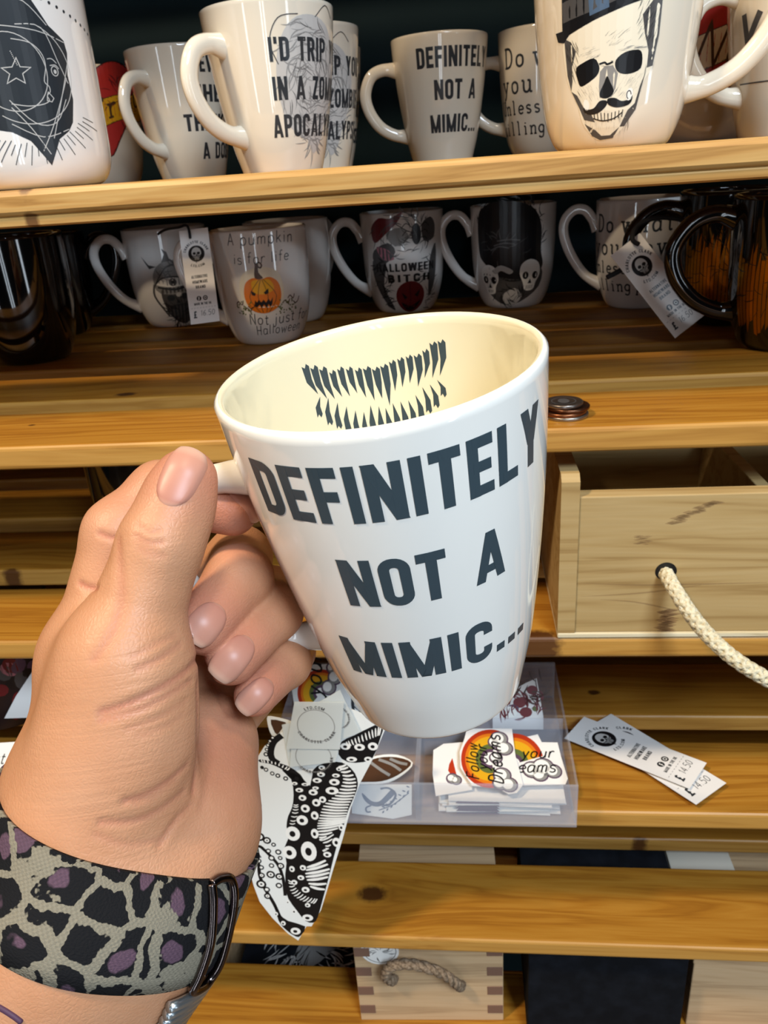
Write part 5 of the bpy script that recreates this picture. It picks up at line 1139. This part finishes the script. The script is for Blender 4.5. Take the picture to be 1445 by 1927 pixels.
# left compartment: moth and snake stickers
m_lft = Plane((-.088, .440, tz0 + .004), (1, 0, 0), (0, .9, .35)); q = m_lft.crop(680, 1230, K7); a = Art()
a.fill([q(*p) for p in ((-40, 800), (20, 700), (100, 660), (220, 655), (315, 690), (260, 750), (160, 800), (60, 812))], 'brown', curve=3); a.up()
for L in ([(60, 690), (130, 740), (180, 770)], [(110, 670), (190, 700), (250, 740)], [(180, 665), (240, 690), (290, 700)]): a.line([q(*p) for p in L], .0022, 'grey', curve=4)
sheet('sticker', 'brown moth-wing sticker in the compartment behind the tentacle sticker', 'sticker', m_lft, [q(*p) for p in ((-60, 810), (10, 690), (100, 645), (230, 640), (325, 690), (270, 760), (170, 815), (50, 825))], m_vinyl, a, .0005, curve=3)
m_sn = Plane((-.088, ty0 + .0042, tz0 + .018), (1, 0, 0), (0, .12, 1)); q = m_sn.crop(680, 1230, K7); a = Art()
a.fill([q(*p) for p in ((5, 880), (60, 930), (110, 935), (150, 900), (190, 860), (215, 880), (170, 930), (120, 965), (60, 960), (15, 920))], 'blue', curve=3); a.line([q(*p) for p in ((100, 945), (160, 960), (200, 930), (215, 885), (170, 850), (120, 855))], .0016, 'blue', curve=4); a.line([q(*p) for p in ((60, 960), (30, 975), (35, 1000), (60, 1000))], .0013, 'blue', curve=4)
for k in range(7):
    x, y = 130 + k * 26, 985 - k * 14 - (k * k) * 1.2
    for s_ in (-1, 1): a.ell(*q(x + 8, y + s_ * 16), 12 * mpu, 5 * mpu, 'blue', s_ * .7 + .3, 10)
a.line([q(*p) for p in ((110, 990), (200, 955), (300, 880))], .0008, 'blue', curve=4)
sheet('sticker', 'grey-blue snake and leaf sprig sticker standing behind the tray front', 'sticker', m_sn, [q(*p) for p in ((-60, 830), (318, 830), (318, 1020), (200, 1045), (-60, 1010))], m_vinyl, a, .0005)
# back compartments
bk = Plane((.045, .515, tz0 + .022), (1, 0, 0), (0, .55, .8)); q = bk.crop(680, 1230, K7); a = Art()
for x, y, rx, c in ((1080, 230, 40, 'dred'), (1000, 310, 46, 'dred'), (960, 350, 40, 'purple'), (1040, 370, 44, 'dred'), (940, 370, 50, 'white'), (1090, 250, 20, 'brown'), (1100, 350, 22, 'green')): a.up().ell(*q(x, y), rx * mpu, rx * .8 * mpu, c)
a.up(); wisps(a, *q(1010, 330), .018, .012, 40, 'dred', .0014, 4); wisps(a, *q(1085, 230), .010, .010, 24, 'brown', .0012, 6)
sheet('sticker', 'cream sticker with dark red blossoms in the rear compartment', 'sticker', bk, [q(*p) for p in ((1108, 155), (1150, 395), (1150, 480), (830, 480), (830, 300), (960, 220))], m_paper, a, .0006)
bk2 = Plane((-.100, .505, tz0 + .024), (1, 0, 0), (0, .55, .8)); K6 = 3.381; q = bk2.crop(400, 1230, K6); a = Art(); mp2 = abs(q(700, 200)[0] - q(600, 200)[0]) / 100
rainbow(a, q, 690, 250, .8, 4.0, 150, mp2); cloud(a, q, [(760, 90, 30), (780, 150, 40), (740, 215, 40)], mp2); put_pen(a, 'your', 0, 0, .014, 'black', .11, slant=.3, fn=lambda p: (q(690, 280)[0] - p[1], q(690, 280)[1] + p[0]))
sheet('sticker', 'rainbow sticker tucked behind the clear round-label sheets', 'sticker', bk2, [q(*p) for p in ((500, 210), (545, 130), (640, 70), (880, 60), (880, 330), (520, 330))], m_vinyl, a, .0006)
bk3 = bk2.shift(-.002); q = bk3.crop(400, 1230, K6); a = Art(); a.fill([q(*p) for p in ((880, 250), (930, 290), (1060, 400), (1010, 420), (880, 330))], 'dgrey'); a.up().fill([q(*p) for p in ((910, 290), (990, 360), (960, 380), (900, 330))], 'lgrey', curve=3)
put_pen(a, 'ara', 0, 0, .016, 'ink', .14, fn=lambda p: (q(885, 370)[0] + p[0] * .9, q(885, 370)[1] + p[1] - p[0] * .4))
sheet('sticker', 'grey lettered sticker poking out beside the foot of the held mug', 'sticker', bk3, [q(*p) for p in ((850, 180), (1000, 220), (1120, 440), (1050, 480), (860, 480))], m_vinyl, a, .0006)

# --- the long tentacle sticker hanging over the front of the tray
ten = Plane(on_y(560, 1750, .3915), (1, 0, 0), np.asarray(on_y(600, 1380, .4035)) - np.asarray(on_y(560, 1750, .3915))); q = ten.crop(400, 1230, K6)
Q = lambda *L: [q(*p) for p in L]
a = Art(); mp = abs(q(700, 1200)[0] - q(600, 1200)[0]) / 100
MAIN = [(440, 740), (500, 800), (515, 900), (505, 980), (480, 1035), (470, 1100), (480, 1180), (455, 1240), (470, 1330), (462, 1400), (466, 1490), (482, 1560), (540, 1640), (590, 1700), (640, 1712), (668, 1680), (702, 1560), (735, 1440), (770, 1300), (800, 1190), (835, 1090), (862, 1000), (905, 900), (925, 830), (905, 760), (850, 705), (790, 688), (700, 700), (640, 740), (620, 840), (560, 780)]
a.fill(Q(*MAIN), 'black', curve=2)
a.fill(Q((300, 690), (360, 700), (440, 735), (500, 790), (540, 830), (600, 850), (560, 770), (480, 715), (400, 690), (300, 672)), 'black', curve=2)
a.fill(Q((820, 560), (900, 520), (1000, 470), (1090, 440), (1060, 560), (1020, 660), (960, 690), (860, 690), (800, 640)), 'black', curve=2)
a.fill(Q((390, 1590), (420, 1650), (480, 1700), (590, 1735), (560, 1795), (530, 1800), (470, 1760), (420, 1700)), 'black', curve=2)
a.line(Q((440, 520), (390, 560), (370, 620), (380, 670), (420, 700)), .0045, 'black', curve=4); a.line(Q((275, 940), (290, 965), (270, 995), (225, 1000)), .0048, 'black', curve=4)
a.line(Q((60, 1250), (130, 1232), (200, 1240), (290, 1225), (330, 1250), (370, 1290), (420, 1350), (450, 1440), (462, 1540)), .0024, 'black', curve=4); a.line(Q((90, 1290), (170, 1285), (250, 1280), (290, 1330), (300, 1410), (330, 1490), (390, 1590), (430, 1680)), .0026, 'black', curve=4)
a.line(Q((60, 1270), (170, 1262), (262, 1262), (300, 1300)), .0032, 'dgrey', curve=4)
a.up()
# pale ribbed zones
def fan(P0, P1, n, w, col='white'):
    """n strokes joining two guide curves"""
    A, B = crom(P0, 8), crom(P1, 8)
    for i in range(n):
        f = i / (n - 1); ia, ib = f * (len(A) - 1), f * (len(B) - 1); pa = [np.interp(ia, range(len(A)), A[:, k]) for k in (0, 1)]; pb = [np.interp(ib, range(len(B)), B[:, k]) for k in (0, 1)]
        m_ = [(pa[0] + pb[0]) / 2, (pa[1] + pb[1]) / 2 + 5]; a.line(Q(pa, m_, pb), w, col, curve=3, ends=(.5, 1, .9, .6))
fan([(800, 720), (830, 800), (790, 890), (710, 960), (680, 1040), (665, 1110), (680, 1180)], [(850, 706), (910, 800), (905, 890), (865, 970), (850, 1040), (830, 1085), (700, 1180)], 26, .0017)
fan([(690, 1190), (720, 1230), (700, 1250)], [(770, 1150), (745, 1230), (715, 1250)], 6, .0013)
fan([(600, 1360), (590, 1400), (600, 1440), (620, 1480)], [(720, 1315), (745, 1370), (735, 1420), (715, 1500)], 7, .0024)
fan([(480, 1440), (500, 1520), (560, 1570), (640, 1590)], [(510, 1450), (540, 1500), (600, 1545), (665, 1560)], 12, .0010)
fan([(850, 560), (920, 530), (1000, 490), (1070, 460)], [(870, 590), (930, 570), (1010, 540), (1060, 520)], 12, .0010)
fan([(515, 960), (505, 1010), (490, 1080)], [(545, 960), (545, 1010), (525, 1080)], 7, .0009)
fan([(320, 690), (400, 705), (470, 740)], [(310, 672), (400, 690), (490, 725)], 9, .0010)
a.up()
SUCK = [(510, 1145, 46, 56), (612, 1258, 50, 78), (490, 1265, 44, 52), (570, 1060, 36, 38), (590, 985, 28, 30), (650, 1030, 24, 32), (650, 1145, 24, 38), (660, 948, 26, 28), (572, 917, 24, 22), (640, 882, 28, 22), (775, 817, 32, 24), (760, 872, 40, 28), (700, 928, 22, 24), (552, 868, 24, 16), (690, 768, 24, 18), (785, 775, 24, 14), (695, 725, 20, 16), (805, 734, 18, 14), (665, 806, 28, 18), (590, 832, 24, 11), (522, 826, 18, 12), (655, 855, 20, 12), (575, 1362, 20, 22), (505, 1370, 18, 24), (562, 1425, 22, 20), (520, 1455, 20, 20), (592, 1502, 26, 24), (605, 1600, 18, 18), (605, 1680, 36, 28), (528, 1765, 34, 30), (788, 1200, 26, 36), (730, 1278, 26, 22), (820, 1105, 18, 26), (520, 1640, 16, 18), (450, 1715, 16, 20), (405, 1655, 12, 16), (845, 590, 30, 24), (935, 595, 32, 24), (1020, 590, 30, 28), (885, 672, 32, 18), (990, 672, 24, 18), (480, 1580, 10, 14)]
for x, y, rx, ry in SUCK: a.ell(*q(x, y), rx * mp, ry * mp, 'white', n=16)
a.up()
for x, y, rx, ry in SUCK: a.ell(*q(x - 2, y + 2), rx * .42 * mp, ry * .42 * mp, 'black', n=12)
for x, y, r_ in ((300, 1165, 26), (346, 1188, 22), (230, 1185, 16), (180, 1205, 14), (388, 1215, 13), (355, 1255, 15), (418, 1262, 17), (375, 1300, 18), (430, 1300, 13), (375, 1348, 15), (433, 1350, 20), (370, 1405, 24), (425, 1418, 22), (422, 1475, 18), (293, 1318, 16), (310, 1360, 15), (312, 1410, 18), (310, 1466, 28), (345, 1500, 18), (350, 1542, 20), (340, 640, 13), (345, 610, 11), (352, 582, 11), (365, 556, 11), (382, 535, 11), (380, 762, 12), (415, 776, 13), (465, 794, 13), (340, 738, 12), (315, 724, 10), (535, 795, 12)):
    a.ell(*q(x, y), r_ * 1.22 * mp, r_ * 1.28 * mp, 'black', n=12)
a.up()
for x, y, r_ in ((300, 1165, 17), (346, 1188, 14), (230, 1185, 9), (388, 1215, 7), (355, 1255, 9), (418, 1262, 10), (375, 1300, 11), (430, 1300, 7), (375, 1348, 9), (433, 1350, 13), (370, 1405, 16), (425, 1418, 14), (422, 1475, 11), (293, 1318, 10), (310, 1360, 9), (312, 1410, 11), (310, 1466, 19), (345, 1500, 11), (350, 1542, 12), (340, 640, 7), (345, 610, 6), (352, 582, 6), (365, 556, 6), (382, 535, 6), (380, 762, 7), (415, 776, 7), (465, 794, 7), (340, 738, 7)):
    a.ell(*q(x, y), r_ * 1.1 * mp, r_ * 1.1 * mp, 'white', n=10)
a.up()
for x, y, r_ in ((300, 1165, 7), (346, 1188, 6), (433, 1350, 5), (370, 1405, 7), (425, 1418, 6), (310, 1466, 8), (350, 1542, 5), (312, 1410, 4)): a.ell(*q(x, y), r_ * mp, r_ * mp, 'black', n=8)
sheet('tentacle_sticker', 'large white sticker of black inked octopus tentacles hanging over the shelf edge', 'sticker', ten,
      Q((1110, 450), (1020, 670), (935, 830), (880, 980), (830, 1170), (780, 1330), (730, 1500), (690, 1630), (630, 1735), (597, 1735), (545, 1826), (480, 1782), (380, 1682), (300, 1580), (262, 1480), (236, 1385), (165, 1338), (60, 1332), (-40, 1310), (60, 1100), (160, 850), (260, 700), (330, 590), (440, 500), (560, 380), (820, 330), (1000, 400)), m_vinyl, a, .0006)
# small clear squares with a round label outline, lying on the tentacle sticker
def clear_square(label, pts, sh, flip, txt2=False):
    pl = ten.shift(sh); qq = pl.crop(400, 1230, K6); P = [qq(*p) for p in pts]; c = np.mean(P, 0); r_ = .0195; a = Art(); w = np.linalg.norm(np.subtract(P[1], P[0])); r_ = w * .38
    a.ring(*c, r_, r_, .0005, 'grey', n=40); ring_text(a, 'CHARLOTTE CLARK', *c, r_ * 1.10, math.radians(flip + 200), math.radians(flip + 340), r_ * .17, 'dgrey', True); ring_text(a, 'LTD.COM', *c, r_ * 1.06, math.radians(flip + 118), math.radians(flip + 62), r_ * .17, 'dgrey')
    return sheet('label_sticker', label, 'sticker', pl, P, m_clear, a, .0004)
clear_square('see-through square label sticker lowest of the three, tucked under the other two', ((440, 455), (500, 440), (620, 690), (490, 722)), .0012, 60)
clear_square('see-through square label sticker turned diagonally behind the topmost one', ((640, 330), (810, 232), (940, 500), (760, 570)), .0020, 100)
clear_square('see-through square label sticker on top of the tentacle sticker, round outline lettered around', ((520, 308), (835, 310), (810, 610), (468, 605)), .0032, 0)
clear_square('see-through label sticker peeping below the topmost square label', ((500, 600), (800, 620), (780, 690), (490, 722)), .0026, 20)
# cat-ear shaped sticker at the edge of the palm
pl = ten.shift(-.002); qq = pl.crop(400, 1230, K6); a = Art(); a.fill([qq(*p) for p in ((370, 420), (440, 430), (470, 445), (440, 480), (410, 515), (385, 480))], 'brown', curve=2)
sheet('sticker', 'small cream sticker with a dark brown wing tip beside the palm', 'sticker', pl, [qq(*p) for p in ((345, 415), (370, 400), (480, 425), (500, 450), (430, 520), (400, 545), (365, 500))], m_vinyl, a, .0005, curve=2)
# --- pair of loose price tags on the fourth shelf
z4 = TZ[3]
for k, (lab, cs) in enumerate((('loose price tag lying underneath on the fourth shelf, its corner marked 14.50', ((1085, 1372), (1150, 1352), (1364, 1462), (1322, 1518))), ('loose price tag lying on top of another on the fourth shelf', ((1070, 1381), (1104, 1344), (1325, 1441), (1290, 1494))))):
    BLc, TLc, TRc, BRc = [on_z(*p, z4 + .0016 + .0022 * k + (.004 if i_ == 2 or i_ == 3 else 0)) for i_, p in enumerate(cs)]
    # long side runs to the right: the tag's top is at the left
    tag_on('price_tag', lab, [BLc, TLc, TRc, BRc], '14.50', 'ink')

# ------------------------------------------------------------------ things on the lower tiers
m_box = wood('pale_box_wood', '#cfb28c', '#c4a47c', '#a98a66', scale=1.0, rough=.65, contrast=.6); m_peg = mat('dark_peg', '#7a5a48', .7)
wb = empty('wooden_box', (-.044, .50, TZ[5]), math.radians(2.5)); tag(wb, 'pale wooden box with finger joints and a twisted rope handle on the bottom shelf', 'box')
def lpart(par, name, lo, hi, m, bev=.0006):
    o = box(name, lo, hi, m, par, bev); o['knot_x'] = 9.0; o['knot_r'] = .001; return o
bw, bh = .0622, .101
lpart(wb, 'front', (-bw, -.054, 0), (bw, -.046, bh), m_box); lpart(wb, 'back', (-bw, .066, 0), (bw, .074, bh), m_box); lpart(wb, 'side', (-bw, -.046, 0), (-bw + .008, .066, bh), m_box); lpart(wb, 'side', (bw - .008, -.046, 0), (bw, .066, bh), m_box); lpart(wb, 'base', (-bw + .008, -.046, 0), (bw - .008, .066, .006), m_box); lpart(wb, 'lid', (-bw, -.053, bh), (bw, .074, bh + .006), m_box)
for sx in (-1, 1):
    for k in range(4): lpart(wb, 'finger_joint', (sx * bw - (.0135 if sx > 0 else -.0005), -.0546, .010 + k * .024), (sx * bw + (-.0005 if sx > 0 else .0135), -.0535, .020 + k * .024), m_peg, .0002)
m_jute = mat('jute', '#7d6a52', .95, spec=.1); t = NT(m_jute); tc = t.n('ShaderNodeTexCoord'); t.l(t.ramp(t.noise(tc.outputs['Object'], 500, 3), [(.3, '#5b4a38'), (.65, '#94806a')]), t.b.inputs['Base Color'])
jp = crom([(-.030, -.050, .054), (-.031, -.060, .060), (-.036, -.064, .072), (-.030, -.066, .086), (-.012, -.066, .088), (.010, -.066, .078), (.022, -.064, .062), (.026, -.058, .050), (.0265, -.050, .047)], 12)
Tt = np.gradient(jp, axis=0); Tt /= np.linalg.norm(Tt, axis=1)[:, None]; n1 = np.cross(Tt, [0.1, 1, 0]); n1 /= np.linalg.norm(n1, axis=1)[:, None]; n2 = np.cross(Tt, n1)
rh = empty('rope_handle', (0, 0, 0)); rh.parent = wb
for s3 in range(3):
    an = np.linspace(0, 2 * PI * 7, len(jp)) + s3 * 2 * PI / 3; V, Fc = tube(jp + .0022 * (np.cos(an)[:, None] * n1 + np.sin(an)[:, None] * n2), .0024, 8); mesh_obj('strand', V, Fc, m_jute, rh, True)
a = Art(); a.ell(0, 0, .016, .016, 'white', n=30); a.up(); a.ring(0, 0, .0135, .0135, .0006, 'dgrey', n=30); wisps(a, 0, -.001, .009, .007, 24, 'dgrey', .0009, 4, 0., .006); a.build('round_label', lambda x, y, l: (x - .040, -.054 - l, y + .0935 * .94), wb, .0002)
m_felt = mat('black_card', '#101216', .9, spec=.15); t = NT(m_felt); tc = t.n('ShaderNodeTexCoord'); t.l(t.ramp(t.noise(tc.outputs['Object'], 60, 3), [(.4, '#0d0f13'), (.75, '#171a20')]), t.b.inputs['Base Color'])
def slab(name, label, cat, lo, hi, m, bev=.001, rz=0.):
    c = np.array([(lo[0] + hi[0]) / 2, (lo[1] + hi[1]) / 2, lo[2]]); root = empty(name, c, rz)
    lpart(root, 'body', (lo[0] - c[0], lo[1] - c[1], 0), (hi[0] - c[0], hi[1] - c[1], hi[2] - lo[2] - .0125), m, bev)
    lpart(root, 'lid', (lo[0] - c[0] - .0012, lo[1] - c[1] - .0012, hi[2] - lo[2] - .0125), (hi[0] - c[0] + .0012, hi[1] - c[1] + .0012, hi[2] - lo[2]), m, bev)
    tag(root, label, cat); return root
slab('black_gift_box', 'matt black card box between two wooden boxes on the bottom shelf', 'box', (.040, .436, TZ[5]), (.1645, .57, CZ - .566), m_felt)
wr2 = slab('wooden_box', 'pale wooden box right of the black card box on the bottom shelf', 'box', (.1745, .452, TZ[5]), (.300, .56, CZ - .594), m_box)
m_cloth = mat('linen', '#cfc6b4', .9, spec=.1)
root = empty('linen_pouch', (.196, .535, CZ - .594)); tag(root, 'folded off-white linen pouch glimpsed through the slats above the wooden box', 'pouch')
bm = box_bm(-.029, -.020, 0, .029, .020, .018, .006, 3)
for v in bm.verts: v.co.z += .002 * math.sin(v.co.x * 160) * (v.co.z / .018)
bm_obj('cloth', bm, m_cloth, root, True); bm_obj('flap', box_bm(-.027, -.021, .0175, .027, .006, .0195, .0008), m_cloth, root, True)
# printed black box seen through the lowest gap
pb = slab('printed_box', 'black box printed with white feathery drawing, seen through the lowest gap', 'box', (-.245, .500, TZ[6]), (-.115, .63, CZ - .745), m_felt)
a = Art(); wisps(a, .01, 0, .05, .05, 120, 'lgrey', .0018, 8, .3, .02); a.fill([(-.01, -.02), (.0, .01), (.03, .02), (.05, .0), (.03, -.01), (.01, -.03)], 'grey', curve=3); a.build('print', lambda x, y, l: (x, y, .077 + l), pb, .0004)
pb2 = slab('wooden_box', 'plain wooden box under the slats left of the feather-printed box', 'box', (-.40, .500, TZ[6]), (-.262, .63, CZ - .74), m_box)
# --- far left of the fourth shelf, behind the hand
tin = empty('floral_tin', (-.412, .545, TZ[3])); tag(tin, 'dark floral printed tin behind the hand on the fourth shelf', 'tin')
V, Fc = lathe([(0, 0), (.046, 0), (.048, .002), (.048, .085), (.046, .088), (0, .088)], 48); m_dark = mat('dark_print', '#241a1c', .35); mesh_obj('body', V, Fc, m_dark, tin, True)
V, Fc = lathe([(0, .0885), (.049, .0885), (.0495, .0905), (.0495, .1000), (.047, .1025), (0, .1025)], 48); mesh_obj('lid', V, Fc, m_dark, tin, True)
a = Art(); r5 = random.Random(6)
for k in range(70): a.lay = k % 5; a.ell(r5.uniform(-.07, .07), r5.uniform(.006, .082), r5.uniform(.004, .010), r5.uniform(.003, .007), r5.choice(('dgrey', 'dred', 'black', 'purple', 'dred', 'dgrey', 'pink')), r5.uniform(0, 3), 10)
a.build('print', lambda x, y, l: ((.048 + l) * math.cos(-1.0 + x / .048), (.048 + l) * math.sin(-1.0 + x / .048), y), tin)
pl = Plane(on_y(10, 1420, .430), (1, 0, 0), (0, .7, .72)); qz = pl.uv; a = Art(); put_pen(a, 'Art', *qz(-30, 1437), .0085, 'ink', .10, slant=.2)
sheet('card', 'white card with handwriting lying in front of the floral tin', 'card', pl, [qz(-110, 1405), qz(90, 1392), qz(80, 1452), qz(-110, 1470)], m_paper, a, .0006)
pl = Plane(on_y(30, 1345, .470), (1, 0, 0), (0, .35, .9)); qz = pl.uv
sheet('paper_slip', 'blank white paper slip leaning against the floral tin', 'paper', pl, [qz(8, 1352), qz(30, 1310), qz(62, 1262), qz(75, 1350)], m_paper, None, .0006)
